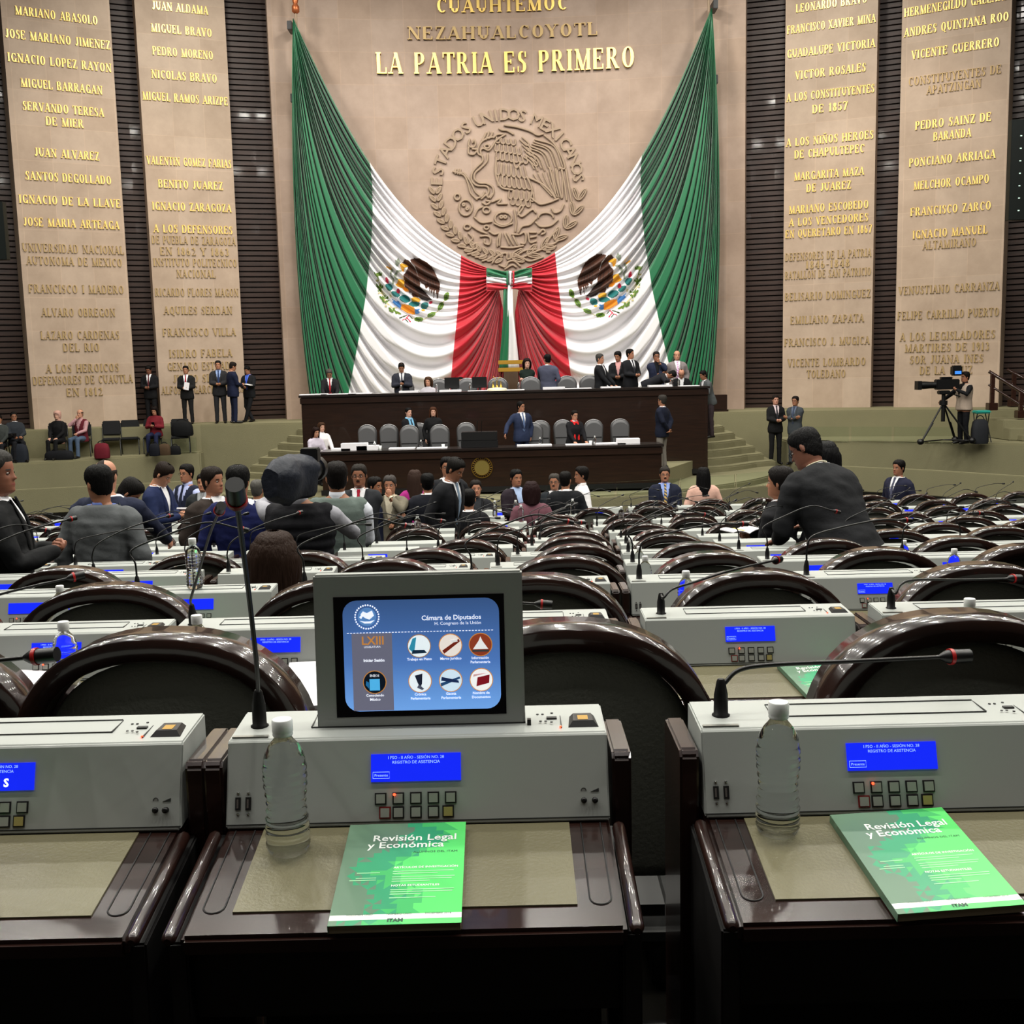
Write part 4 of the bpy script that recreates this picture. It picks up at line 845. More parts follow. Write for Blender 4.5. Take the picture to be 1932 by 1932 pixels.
def make_book(w=.172, h=.238, t=.012):
    r = empty('booklet'); m = MB(); m.box(-w/2+.001, w/2-.001, -h/2+.001, h/2-.001, 0, t-.0004); m.build('page_block', CG[5], r)
    m = MB(); rn = random.Random(5); nx, ny = 16, 22; idx = lambda i, j: j*(nx+1)+i
    vs = [(-w/2+w*i/nx, -h/2+h*j/ny, t) for j in range(ny+1) for i in range(nx+1)]; fs = []; ms = []
    def colr(i, j):
        u, v = i/nx, j/ny; e = .20+.30*v+.16*math.sin(v*9); q = u-e+rn.uniform(-.07, .07)
        if .065 < v < .105: return 4
        return 3 if q < -.08 else (2 if q < .09+.12*(v > .5)*(v < .9) else (1 if q < .26 else 0))
    for j in range(ny):
        for i in range(nx):
            a, b, c, d = idx(i, j), idx(i+1, j), idx(i+1, j+1), idx(i, j+1)
            fs += [(a, b, c), (a, c, d)] if (i+j) % 2 else [(a, b, d), (b, c, d)]; k = colr(i+.3, j+.5); ms += [k, k if k == 4 else colr(i+.7, j+.5)]
    m.v = vs; m.f = fs; m.m = ms; m.s = [False]*len(fs); m.box(-w/2, w/2, -h/2, h/2, t-.0008, t-.0002, 0); m.box(-w/2-.0005, -w/2+.0005, -h/2, h/2, 0, t, 3); m.build('cover', CG, r)
    def tx(s, x, y, sz, mt, al='LEFT', b=0): me = text_mesh(s, sz, mt, al, bold=b); me.transform(Matrix.Translation((x, y, t+.0003))); link('cover_text', me, r)
    W_ = CG[4]; DG = mat('cover_dark', '1F4A34', .5)
    tx('Revisión Legal', .074, .073, .0215, W_, 'RIGHT', .0003); tx('y Económica', .056, .055, .0215, W_, 'RIGHT', .0003); tx('ALUMNOS DEL ITAM', .076, .041, .0068, DG, 'RIGHT')
    tx('ARTÍCULOS DE INVESTIGACIÓN', -.012, .004, .0062, W_, b=.0001); tx('NOTAS ESTUDIANTILES', -.012, -.038, .0062, W_, b=.0001)
    m = MB()
    for y, x0, x1 in ((-.004, -.012, .072), (-.009, -.012, .05), (-.017, -.012, .074), (-.022, -.012, .07), (-.027, -.012, .04), (-.046, -.012, .074), (-.051, -.012, .072), (-.056, -.012, .03), (-.064, -.012, .05), (-.006, -.062, -.03), (-.018, -.062, -.034), (-.023, -.07, -.034)): m.box(x0, x1, y, y+.0016, t, t+.0003)
    m.build('small_print', mat('cover_pale', 'A8E8B0', .5), r)
    tx('VOLUMEN UNO', -.065, -.0995, .0048, DG); tx('NÚMERO UNO', -.012, -.0995, .0048, DG); tx('DICIEMBRE 2016', .038, -.0995, .0048, DG); tx('ITAM', .0, -.1135, .009, DG, 'CENTER', .0005)
    return r
BK = make_book(); ku = [False]
def book(key, c0, c1, label, px=True):
    """c0, c1: lower left and lower right corner of the cover"""
    a = padp(key, *c0, .0145) if px else c0; b = padp(key, *c1, .0145) if px else c1; d = b-a; rz = math.atan2(d.y, d.x)
    n = V((0, -math.sin(SL), math.cos(SL))); o = BK if not ku[0] else tree(BK); ku[0] = True
    ex = V((math.cos(rz), math.sin(rz), 0)); ex = (ex-n*ex.dot(n)).normalized(); ey = n.cross(ex)
    M3 = Matrix((ex, ey, n)).transposed(); c = (a+b)/2+ey*.119-n*.012
    o.rotation_euler = M3.to_euler(); o.location = c; tag(o, label, 'booklet', 'green booklets on the desks'); return o
book((0, 1), (608, 1748), (880, 1740), 'green booklet with white title on the raised monitor desk')
book((0, 2), (1682, 1726), (1950, 1705), 'green booklet with white title, slanted on the front right desk')
o = DESKS[(0, 0)]; book((0, 0), (-225, 1790), (-60, 1735), 'green booklet cut by the left edge of the photo')
def book_free(key, x, y, rz, label):
    o = DESKS[key].location; a = V((o.x+x-.086*math.cos(rz), o.y+y-.086*math.sin(rz), 0)); b = V((o.x+x+.086*math.cos(rz), o.y+y+.086*math.sin(rz), 0))
    for q in (a, b): q.z = o.z+.792+math.tan(SL)*(q.y-o.y+.04)+.017
    return book(key, a, b, label, False)
book_free((1, 3), .18, -.29, .15, 'green booklet half hidden behind the microphone, second row right')
book_free((1, 1), .14, -.28, -.1, 'green booklet under papers, second row behind the monitor')
kk = [k for (n, k) in DESKS if n == 3]
def near(n, px): return min([k for (a, k) in DESKS if a == n], key=lambda k: abs(proj(DESKS[(n, k)].location+V((0, 0, .9)))[0]-px))
book_free((2, near(2, 270)), .0, -.28, -.3, 'green booklet on the third row desk by the tall bottle')
book_free((3, near(3, 300)), .02, -.28, -.25, 'green booklet right of the man in the grey suit')
book_free((8, near(8, 1330)), .05, -.28, .1, 'small green booklet on a far desk, right of centre')
SG = DESKS[(3, near(3, 290))]
m = MB(); m.box(.297, .324, -.026, -.021, .80, .875); m.build('place_card', mat('card_white', 'E8E4E8', .6), SG)
me = text_mesh('G', .034, BTNR, 'CENTER', bold=.001); me.transform(Matrix.Translation((.3105, -.0265, .83)) @ Matrix.Rotation(PI/2, 4, 'X')); link('card_letter', me, SG)
PAP = mat('white_paper', 'F2F0F4', .7)
def papers(key, x, y, rz, n, label, w=.216, h=.28):
    o = DESKS[key].location; c = V((o.x+x, o.y+y, o.z+.792+math.tan(SL)*(y+.04)+.003)); r = empty('paper_stack', c, rz, label=label, cat='papers', group='stacks of white paper'); rn = random.Random(len(label))
    r.rotation_euler = (SL, 0, rz)
    for i in range(n):
        m = MB(); dx, dy, a = rn.uniform(-.012, .012), rn.uniform(-.012, .012), rn.uniform(-.06, .06); m.box(-w/2, w/2, -h/2, h/2, i*.006, i*.006+.0055, 0, Matrix.Translation((dx, dy, 0)) @ Matrix.Rotation(a, 4, 'Z')); m.build('sheets', PAP, r)
papers((1, 1), .16, -.15, .1, 6, 'thick stack of white paper just left of the raised monitor'); papers((1, 0), -.05, -.15, .35, 5, 'loose white papers on the second row desk at far left')
# ------------------------------------------------------------------ people
SEC = [(-.09, .056, .040, .066), (-.04, .054, .042, .064), (-.012, .055, .052, .064), (.0, .056, .078, .064), (.012, .056, .090, .066), (.03, .062, .092, .070), (.05, .066, .093, .078), (.075, .070, .091, .088), (.10, .0735, .088, .096), (.13, .076, .090, .101), (.155, .0765, .090, .102), (.18, .073, .083, .098), (.205, .062, .066, .085), (.222, .045, .045, .062), (.232, .022, .02, .034), (.235, .003, .003, .003)]
def sec(z): return [interp([(a[0], a[k]) for a in SEC], z) for k in (1, 2, 3)]
HZ = [-.09, -.06, -.03, -.012, -.004, .004, .012, .02, .029, .038, .044, .050, .056, .064, .071, .077, .083, .090, .098, .106, .114, .122, .129, .137, .146, .157, .17, .184, .198, .21, .221, .229, .2345]
HN = 44
def hphi(k): u = (k/HN)*2-1; return PI*u*(.62+.38*abs(u))
def hpt(z, ph, g=0.0, feat=True):
    w, f, b = sec(z); s, c = math.sin(ph), math.cos(ph)
    x = (w+g)*math.copysign(abs(s)**.9, s); y = -(f+g)*c if c > 0 else -(b+g)*c
    if feat and c > 0:
        am = interp([(.068, 0), (.074, .012), (.083, .024), (.1, .014), (.122, .005), (.135, 0)], z); y -= am*math.exp(-(x/.0115)**2)
        for sx in (-1, 1): y += .010*math.exp(-((x-sx*.031)/.014)**2-((z-.114)/.012)**2); y -= .003*math.exp(-((x-sx*.03)/.018)**2-((z-.133)/.006)**2); y -= .003*math.exp(-((x-sx*.04)/.014)**2-((z-.085)/.014)**2)
        y -= .005*math.exp(-(x/.022)**2-((z-.050)/.008)**2); y += .003*math.exp(-(x/.02)**2-((z-.050)/.0016)**2); y -= .005*math.exp(-(x/.02)**2-((z-.016)/.012)**2)
    return V((x, y, z+g*smooth01((z-.15)/.07)))
def head_mb():
    m = MB(); rs = [[hpt(z, hphi(k)) for k in range(HN)] for z in HZ]; m.rings(rs, 0, True)
    for i, f in enumerate(m.f):
        c = sum((V(m.v[j]) for j in f), V())/len(f)
        if c.y < -.05:
            if .043 < c.z < .057 and abs(c.x) < .024: m.m[i] = 1
            if .127 < c.z < .139 and .013 < abs(c.x) < .048: m.m[i] = 2
    for s in (-1, 1):
        m.ball((s*.0305, -.0755, .1135), .0115, .010, .0058, 10, 3); m.ball((s*.0305, -.0845, .1135), .0052, .0035, .0055, 8, 4)
        T = Matrix.Translation((s*.077, .008, .105)) @ Matrix.Rotation(s*.35, 4, 'Z'); m.ball((0, 0, 0), .009, .018, .031, 10, 0, T); m.ball((s*.004, -.002, -.003), .007, .010, .02, 8, 0, T)
    return m
HEAD = head_mb()
def hair_mb(st, rn):
    """shell over the skull; returns a builder in head space"""
    th = {'short': .007, 'balding': .006, 'thick': .011, 'long': .014, 'bob': .016, 'scarf': .022, 'cap': .016, 'pony': .014}[st]; m = MB(); zs = [.0+i*.0118 for i in range(21)]; zs[-1] = .2345
    def line(ph):      # hairline height at an angle from the front
        a = abs(ph)
        if st in ('scarf',): return interp([(0, .158), (.8, .14), (1.15, .05), (1.5, .0), (PI, .0)], a)
        if st in ('long', 'bob'): return interp([(0, .178), (.5, .172), (.9, .14), (1.1, .07), (1.4, .0), (PI, .0)], a)
        return interp([(0, .178), (.55, .178 if st != 'balding' else .195), (.85, .155), (1.15, .125), (1.35, .085), (1.5, .095), (1.75, .06), (2.3, .03), (PI, .022)], a)
    rs = []; up = lambda ph: .165+.05*(abs(ph) > 2.4)
    for z in zs:
        q = []
        for k in range(HN):
            ph = hphi(k); l = line(ph); g = th*smooth01((z-l+.004)/.022)-.006*(z < l)
            if st == 'balding' and z > .165 and abs(ph) < 2.6: g = -.006
            if z > .12 and st not in ('scarf', 'balding'): g += .005*smooth01((z-.12)/.06)
            if st in ('short', 'thick') : g += .0025*math.sin(k*2.1+z*160)*(g > .004)
            if st in ('long', 'bob', 'pony'): g += .002*math.sin(k*3.3)*(g > .004)
            q.append(hpt(z, ph, g, False))
        rs.append(q)
    m.rings(rs, 0, True, False)
    if st in ('long', 'bob'):
        zb = -.20 if st == 'long' else -.03; rs = []
        for i in range(11):
            z = .225+(zb-.225)*i/10; t = i/10; q = []; w = (.074, .099, .105)[i] if i < 3 else (.104+.022*math.sin(PI*min(1, t*.95)) if st == 'bob' else .104+.022*t); w *= .93 if (st == 'bob' and i == 10) else 1 
            for side in (1, 0):
                R = range(49) if side else range(48, -1, -1)
                for k in R:
                    ph = math.radians(64+16*t)+k/48*(2*PI-2*math.radians(64+16*t)); rr_ = (1 if side else .8)*(1+.018*math.sin(k*2.1+i*.4)+.012*math.sin(k*.9+i))
                    q.append((w*rr_*math.sin(ph), -((.078, .108, .116)[i] if i < 3 else .118+.01*t)*rr_*math.cos(ph)+.012+.01*t, z-(.015*abs(math.sin(k*1.3)) if i == 10 else 0)))
            rs.append(q)
        m.rings(rs, 0, True)
    if st == 'scarf':
        m.rings([[V((.085*k_*math.sin(a*PI/10), -.07*k_*math.cos(a*PI/10)+.01, z)) for a in range(20)] for z, k_ in ((.06, .9), (.0, .98), (-.05, .95), (-.08, 1.15))], 0, True, False)
    return m
def hand_mb(curl, sp=.5):
    m = MB(); m.tube([(0, 0, -.05), (0, 0, 0), (0, 0, .03), (0, .0, .075), (0, 0, .088)], [.026, .026, .034, .040, .034], 10, flat=.42, capr=True)
    for i, (x, L) in enumerate(((.030, .068), (.011, .077), (-.009, .071), (-.028, .055))):
        p = V((x, 0, .08)); d = 0; q = [V((x*.85, 0, .045)), p]; spd = x*sp
        for k, f in enumerate((.45, .32, .25)):
            d += curl*(1, 1.25, .7)[k]; p = p+V((spd*.35, -math.sin(d), math.cos(d))).normalized()*L*f; q.append(p)
        m.tube(q, [.0095, .0095, .0088, .008, .0068], 7, capr=True)
    m.tube([(.02, 0, .01), (.043, -.008, .035), (.052, -.018-.012*curl, .062), (.050-.02*curl, -.028-.02*curl, .085)], [.014, .0125, .0105, .008], 7, capr=True)
    return m
HANDS = {}
def hand_mesh(kind, fine):
    k = (kind, fine)
    if k not in HANDS:
        me = remesh(hand_mb({'relax': .35, 'grip': .95, 'flat': .1}[kind]), .0042 if fine else .0062, 1); HANDS[k] = ([v.co.copy() for v in me.vertices], [tuple(p.vertices) for p in me.polygons])
    return HANDS[k]
TOR = [(-.15, .182, .120, 0), (-.08, .188, .128, 0), (0, .180, .124, 0), (.14, .160, .112, 0), (.26, .178, .122, -.004), (.36, .192, .124, 0), (.43, .190, .112, .006), (.485, .165, .090, .012), (.525, .115, .072, .014), (.555, .070, .062, .012)]
def torso(m, z0, z1, grow, T, k=1, belly=0, wom=0):
    rs = []; zz = sorted({z0, z1, *[t[0] for t in TOR if z0 < t[0] < z1]})
    for z in zz:
        a = interp([(t[0], t[1]) for t in TOR], z)*k; b = interp([(t[0], t[2]) for t in TOR], z)*k; y = interp([(t[0], t[3]) for t in TOR], z)
        a += grow; b += grow; bl = belly*math.exp(-((z-.12)/.14)**2); fb = wom*.02*math.exp(-((z-.33)/.06)**2)
        if wom: a -= .018*math.exp(-((z-.15)/.1)**2)+.02*(z > .3)
        q = []
        for j in range(24):
            an = 2*PI*j/24; x = a*math.copysign(abs(math.cos(an))**.8, math.cos(an)); yy = b*math.copysign(abs(math.sin(an))**.9, math.sin(an))
            if yy < 0: yy -= (bl+fb)*abs(math.sin(an))
            q.append((x, yy+y, z))
        rs.append(q)
    m.rings(rs, 0, True, True, True, T)
CM = {}
def hair_mat(hc, scarf=False):
    k = 'hair_'+hc+('s' if scarf else '')
    if k in MC: return MC[k]
    m = mat(k, hc if scarf else '%02X%02X%02X' % tuple(int(int(hc[i:i+2], 16)*.68) for i in (0, 2, 4)), .62, bump=.25 if scarf else .8, bscale=1 if not scarf else 30, spec=.15); nt = m.node_tree
    if not scarf:
        n = [x for x in nt.nodes if x.type == 'TEX_NOISE'][0]; mp = nt.nodes.new('ShaderNodeMapping'); mp.inputs['Scale'].default_value = (110, 110, 9); tc = [x for x in nt.nodes if x.type == 'TEX_COORD'][0]
        nt.links.new(tc.outputs['Object'], mp.inputs[0]); nt.links.new(mp.outputs[0], n.inputs['Vector'])
    return m
def cloth_mat(c, r=.85, sheen=0): return mat('cloth_'+c, c, r, bump=.35, bscale=26, var=.12, vscale=7, sheen=sheen, spec=.25)
HANDP = {'down': ((.235, -.02, -.05), 'relax'), 'front': ((.035, -.25, .16), 'grip'), 'chin': ((.03, -.17, .54), 'grip'), 'cross': ((-.10, -.19, .26), 'relax'), 'back': ((.03, .17, .02), 'relax'), 'desk': ((.16, -.33, .02), 'flat'), 'phone': ((.05, -.27, .24), 'grip'),
         'reach': ((.28, -.45, .1), 'relax'), 'lap': ((.10, -.30, .06), 'relax'), 'hip': ((.27, .02, .06), 'grip'), 'lean': ((.20, -.40, .08), 'flat'), 'cam': ((.16, -.34, .40), 'grip'), 'knee': ((.07, -.33, .14), 'grip'), 'shoulder': ((.12, -.24, .60), 'grip')}
def person(label, px, py, Y, face, top='suit', c='1A1B20', c2=None, tie=None, shirt='E8E8EC', hair='short', hc='14100E', skin='A9765A', L='down', R='down', lean=0, yaw=0, nod=0, fz=None, legs='stand', near=False, belly=.01, wom=0, glasses=0, extra=None, k=1.0, tr=None, lz=None, feet=True, group=None, shoe='0D0B0A', scarf=None, s=None, mus=0, name='person'):
    rn = random.Random(hash((px, py)) % 9999); top_p = P(px, py, Y); fa = math.radians(face)
    if Y < 15.2:
        n = min(range(1, 12), key=lambda i: abs(ROWS[i][0]-(.66 if legs == 'stand' else .60)-Y)); Y = ROWS[n][0]-(.66 if legs == 'stand' else .60); top_p = P(px, py, Y)
        for q in list(CHAIRS):
            if q[0] == n and abs(q[1].location.x-top_p.x) < (.48 if legs == 'stand' else .36):
                for ch in list(q[1].children): bpy.data.objects.remove(ch)
                bpy.data.objects.remove(q[1]); CHAIRS.remove(q)
    if fz is None: fz = floor_z(Y)
    tot = top_p.z-fz
    le = math.radians(lean)
    if s is None: s = max(.9, min(1.06, tot/1.73)) if legs == 'stand' and lean < 15 else .97
    Ru = Matrix.Rotation(le, 4, 'X'); RZ = Matrix.Rotation(fa, 4, 'Z')
    nodr = Matrix.Rotation(math.radians(nod), 4, 'X'); yawr = Matrix.Rotation(math.radians(yaw), 4, 'Z')
    neck = V((0, .005, .575)); HM = Ru @ Matrix.Translation(neck) @ yawr @ nodr
    apex = HM @ V((0, .01, .245)); hip = top_p-(RZ @ (apex*s)); hz = (hip.z-fz)/s
    seat = legs == 'sit'
    root_loc = V((hip.x, hip.y, fz)); TH = Matrix.Translation((0, 0, hz)); TU = TH @ Ru
    vox = .013 if near else .021
    # joints
    arms = []
    for sd, hp in ((1, L), (-1, R)):
        if hp is None: continue
        pos, kind = HANDP[hp] if isinstance(hp, str) else hp
        W = Ru @ V((pos[0]*sd, pos[1], pos[2])) if not (hp in ('desk', 'lean', 'lap')) else V((pos[0]*sd, pos[1]-.18*math.sin(le), pos[2]))
        S = Ru @ V((sd*.178*k-(sd*.02*wom), .008, .455)); d = W-S; a, b = .285, .255; n = min(d.length, a+b-.004); d = d.normalized(); W = S+d*n
        x = (a*a-b*b+n*n)/(2*n); hh = math.sqrt(max(0, a*a-x*x)); pole = Ru @ V((sd*.75, .45, -.55)); pole = (pole-d*pole.dot(d)).normalized(); El = S+d*x+pole*hh; arms.append((sd, S+V((0, 0, hz)), El+V((0, 0, hz)), W+V((0, 0, hz)), kind, hp))
    SK = mat('skin_'+skin, skin, .5, spec=.35); cs = cloth_mat(c); body_m = [SK, mat('lip_'+skin, '8A4A42', .5), mat('brow_'+hc, hc, .6), mat('eye_white', 'A89E96', .5), mat('eye_dark', '120C0A', .2)]
    # legs
    lg = []; hzl = hz
    for sd in (-1, 1):
        h = V((sd*.09, 0, hz-.02))
        if seat: kn = V((sd*.115, -.40, hz-.03)); an = V((sd*.13, -.42-.03*sd, .09))
        elif legs == 'cross': kn = V((sd*.08-.05, -.10 if sd > 0 else -.02, hz*.52)); an = V((-sd*.09, -.16 if sd > 0 else .0, .09))
        else: kn = V((sd*.10, -.02, hz*.52)); an = V((sd*(.11 if legs == 'stand' else .15), .01, .09))
        lg.append((sd, h, kn, an))
    core = MB(); torso(core, -.13, .54, -.02, TU, k, belly, wom)
    core.tube([TU @ V((0, .01, .50)), TH @ (HM @ V((0, .012, .0)))], [.062, .055], 10, capr=True)
    for sd, S, El, W, kind, hp in arms: core.tube([S, El, W], [.045, .036, .026], 8, capr=True)
    for sd, h, kn, an in lg: core.tube([h, kn, an-V((0, 0, .0))], [.07, .048, .035], 8, capr=True)
    me = remesh(core, .024, 1); B = MB(); B.add([v.co.copy() for v in me.vertices], [tuple(p.vertices) for p in me.polygons], 0, True)
    o = len(B.v); T = TH @ HM; B.v += [tuple(T @ V(v)) for v in HEAD.v]; B.f += [tuple(i+o for i in f) for f in HEAD.f]; B.m += HEAD.m; B.s += [True]*len(HEAD.f)
    for sd, S, El, W, kind, hp in arms:
        vs, fs = hand_mesh(kind, near); z = (W-El).normalized()
        if hp in ('desk', 'lean', 'lap', 'knee'): z = (z+V((0, -.9, -.1))).normalized(); pn = V((0, 0, -1))
        elif hp in ('front', 'phone', 'cross', 'cam'): z = (z+V((-sd*.5, 0, .15))).normalized(); pn = V((0, 1, .3))
        elif hp in ('chin', 'shoulder'): pn = V((-sd*.3, 1, 0)); z = V((-sd*.25, .1, 1)).normalized()
        else: pn = V((-sd, 0, 0))
        y = -(pn-z*pn.dot(z)).normalized(); x = y.cross(z); M3 = Matrix(((x.x*sd, y.x, z.x, W.x), (x.y*sd, y.y, z.y, W.y), (x.z*sd, y.z, z.z, W.z), (0, 0, 0, 1)))
        if hp in ('down', 'back', 'hip', 'reach'): M3 = Matrix(((x.x, y.x, z.x, W.x), (x.y, y.y, z.y, W.y), (x.z, y.z, z.z, W.z), (0, 0, 0, 1)))
        M3 = M3 @ Matrix.Scale(.95, 4); B.add(vs, fs if M3.determinant() > 0 else [f[::-1] for f in fs], 0, True, M3)
    SC_ = Matrix.Scale(s, 4); B.v = [tuple(SC_ @ V(v)) for v in B.v]
    r = B.build(name, body_m, None, root_loc, label=label, cat='person', group=group); r.rotation_euler = (0, 0, fa)
    def finish(m2, nm, mt, cut=None, wr=.004):
        b = bmesh.new(); b.from_mesh(m2)
        if wr:
            for v in b.verts: q = noise.noise(V(v.co)*6+V((px, 0, 0)))+.7*noise.noise(V((v.co.x*6+v.co.z*8, v.co.y*6, v.co.z*20-v.co.x*7))); v.co += v.normal*wr*q
        if cut: bmesh.ops.delete(b, geom=[f for f in b.faces if cut(f.calc_center_median())], context='FACES')
        b.transform(SC_); b.to_mesh(m2); b.free(); m2.materials.clear(); m2.materials.append(mt)
        m2.polygons.foreach_set('use_smooth', [True]*len(m2.polygons)); return link(nm, m2, r)
    iU = TU.inverted()
    # trousers
    m = MB(); m.rings([[TH @ V((a*math.cos(j*PI/8), b*math.sin(j*PI/8), z)) for j in range(16)] for z, a, b in ((-.14, .15, .10), (-.05, .175, .12), (.05, .165, .11))], 0, True)
    for sd, h, kn, an in lg:
        e = an-V((0, 0, .05)); m.tube([h, h.lerp(kn, .5), kn, kn.lerp(e, .5), e], [.092, .084, .068, .062, .058], 12)
    finish(remesh(m, vox, 3), 'trousers', cloth_mat(tr or (c if top == 'suit' else '17181C')), None, .006)
    if feet and fz is not None:
        for sd, h, kn, an in lg:
            m = MB(); m.tube([V((an.x, an.y+.05, .045)), V((an.x, an.y-.04, .045)), V((an.x+sd*.01, an.y-.15, .032)), V((an.x+sd*.015, an.y-.19, .028))], [.036, .042, .042, .026], 10, flat=.95, capr=True)
            m.v = [tuple(SC_ @ V(v)) for v in m.v]; m.build('shoe', mat('shoe_'+shoe, shoe, .35), r)
    hem = -.17 if top in ('suit', 'coat') else -.06; hem = -.08 if seat else hem
    sl_m = MB(); short = 0
    def sleeves(m, gr):
        for sd, S, El, W, kind, hp in arms:
            w2 = W.lerp(El, .05); m.tube([S+V((-sd*.03, 0, .0)), S.lerp(El, .12), S.lerp(El, .6), El, El.lerp(w2, .5), w2], [.074+gr, .071+gr, .058+gr, .054+gr, .048+gr, .041+gr], 12, capr=True)
    vw = .26 if top == 'suit' else .0
    if top in ('suit', 'coat', 'sweater', 'shirt', 'dress'):
        m = MB(); g = .016 if top in ('suit', 'coat') else .006; torso(m, hem, .545, g, TU, k, belly, wom); sleeves(m, g*.5)
        cut = None
        if top == 'suit':
            def cut(p):
                q = iU @ p; return q.y < -.02 and .14 < q.z and abs(q.x) < (q.z-.14)*.20+.0 and abs(q.x) < .08
        finish(remesh(m, vox, 3), {'suit': 'jacket', 'coat': 'jacket', 'sweater': 'sweater', 'shirt': 'shirt', 'dress': 'dress'}[top], cs, cut, .011 if near else .006)
    if top in ('suit', 'coat'):
        m = MB(); torso(m, 0, .545, .002, TU, k, belly, wom)
        for sd, S, El, W, kind, hp in arms: m.tube([W.lerp(El, .1), W.lerp(El, .0)], [.033, .031], 10)
        m.lathe([(.066, .50), (.062, .545), (.058, .562), (.054, .562), (.054, .54)], 16, c=(0, .012, 0), T=TU)
        m.v = [tuple(SC_ @ V(v)) for v in m.v]; m.build('shirt', cloth_mat(shirt), r)
        # lapels
        if top == 'suit':
            for sd in (-1, 1):
                m = MB(); q = []
                for i in range(7):
                    z = .14+.40*i/6; xi = (z-.14)*.20; wd = .052*math.sin(PI*min(1, (i+.6)/6.2))+.008; b = interp([(t[0], t[2]) for t in TOR], z)*k+.024; bl = belly*math.exp(-((z-.12)/.14)**2)
                    f = lambda x: -(b*max(.2, 1-(abs(x)/(.22*k))**2)**.45+bl)+interp([(t[0], t[3]) for t in TOR], z)
                    q.append([TU @ V((sd*xi, f(xi), z)), TU @ V((sd*(xi+wd), f(xi+wd)+.002, z+.006)), TU @ V((sd*(xi+wd), f(xi+wd)+.012, z+.006)), TU @ V((sd*xi, f(xi)+.014, z))])
                m.rings(q, 0, True); m.v = [tuple(SC_ @ V(v)) for v in m.v]; m.build('lapel', cs, r)
    if top == 'vest':
        m = MB(); torso(m, hem, .53, .004, TU, k, belly, wom); sleeves(m, .0); finish(remesh(m, vox, 3), 'shirt', cloth_mat(shirt))
        m = MB(); torso(m, hem-.04, .535, .02, TU, k*.97, belly, wom)
        for sd, S, El, W, kind, hp in arms: m.ball(S+V((-sd*.035, 0, .0)), .078, .08, .085)
        if c2 == 'puffer':
            for i in range(9):
                z = -.1+.07*i; a = (interp([(t[0], t[1]) for t in TOR], z)*k*.97+.02); b = interp([(t[0], t[2]) for t in TOR], z)*k+.02
                m.rings([[TU @ V((a_*math.cos(j*PI/12), b_*math.sin(j*PI/12), z+dz)) for j in range(24)] for a_, b_, dz in ((a, b, -.034), (a+.016, b+.016, -.012), (a+.016, b+.016, .012), (a, b, .034))], 0, True)
        def cutv(p): q = iU @ p; return q.y < -.02 and .2 < q.z and abs(q.x) < (q.z-.2)*.3
        finish(remesh(m, vox, 2), 'vest', cs, cutv)
        m = MB(); m.lathe([(.068, .50), (.066, .55), (.062, .58), (.055, .58)], 16, c=(0, .012, 0), T=TU); m.v = [tuple(SC_ @ V(v)) for v in m.v]; m.build('collar', cloth_mat(shirt), r)
    if top == 'shirt':
        m = MB(); m.lathe([(.07, .50), (.066, .55), (.062, .578), (.055, .578)], 16, c=(0, .012, 0), T=TU); m.v = [tuple(SC_ @ V(v)) for v in m.v]; m.build('collar', cs, r)
    if tie:
        m = MB(); q = []
        for z, w in ((.545, .016), (.52, .020), (.505, .014), (.36, .024), (.2, .034), (.13, .038), (.09, .005)):
            b = interp([(t[0], t[2]) for t in TOR], z)*k+.012; bl = belly*math.exp(-((z-.12)/.14)**2); y = -b-bl+interp([(t[0], t[3]) for t in TOR], z); y = min(y, -.066) if z > .5 else y
            q.append([TU @ V((-w, y, z)), TU @ V((w, y, z)), TU @ V((w*.8, y-.008, z)), TU @ V((-w*.8, y-.008, z))])
        m.rings(q, 0, True); m.v = [tuple(SC_ @ V(v)) for v in m.v]; m.build('tie', tie if not isinstance(tie, str) else cloth_mat(tie), r)
    if scarf:
        m = MB(); m.tube([TU @ V((.085*math.cos(a*PI/8), .078*math.sin(a*PI/8)-.004, .535-.03*(math.sin(a*PI/8) < 0))) for a in range(17)], .03, 8)
        for sd in (-1, 1): m.tube([TU @ V((sd*.05, -.09, .50)), TU @ V((sd*.045, -.145, .36)), TU @ V((sd*.05, -.15, .2)), TU @ V((sd*.06, -.16, .06))], [.03, .036, .036, .034], 8, flat=.4)
        m.v = [tuple(SC_ @ V(v)) for v in m.v]; m.build('scarf', cloth_mat(scarf), r)
    if hair != 'bald':
        m = hair_mb(hair, rn); T = SC_ @ TH @ HM; m.v = [tuple(T @ V(v)) for v in m.v]; m.build('headscarf' if hair == 'scarf' else 'hair', hair_mat(hc, hair == 'scarf'), r)
    if mus:
        m = MB(); T = SC_ @ TH @ HM; m.ball((0, -.098, .063), .026, .007, .006, 10, 0, T); m.build('moustache', hair_mat(hc), r)
    if glasses:
        m = MB(); T = SC_ @ TH @ HM
        for sd in (-1, 1):
            m.tube([T @ V((sd*.031+.021*math.cos(a*PI/7), -.096, .113+.015*math.sin(a*PI/7))) for a in range(15)], .0018, 5); m.tube([T @ V((sd*.052, -.095, .116)), T @ V((sd*.077, -.04, .118)), T @ V((sd*.080, .01, .116))], .0016, 5)
        m.tube([T @ V((-.01, -.098, .115)), T @ V((.01, -.098, .115))], .0018, 5); m.build('glasses', MICB, r)
    if extra: extra(r, TU, SC_, arms, SC_ @ TH @ HM)
    bpy.data.meshes.remove(me)
    return r
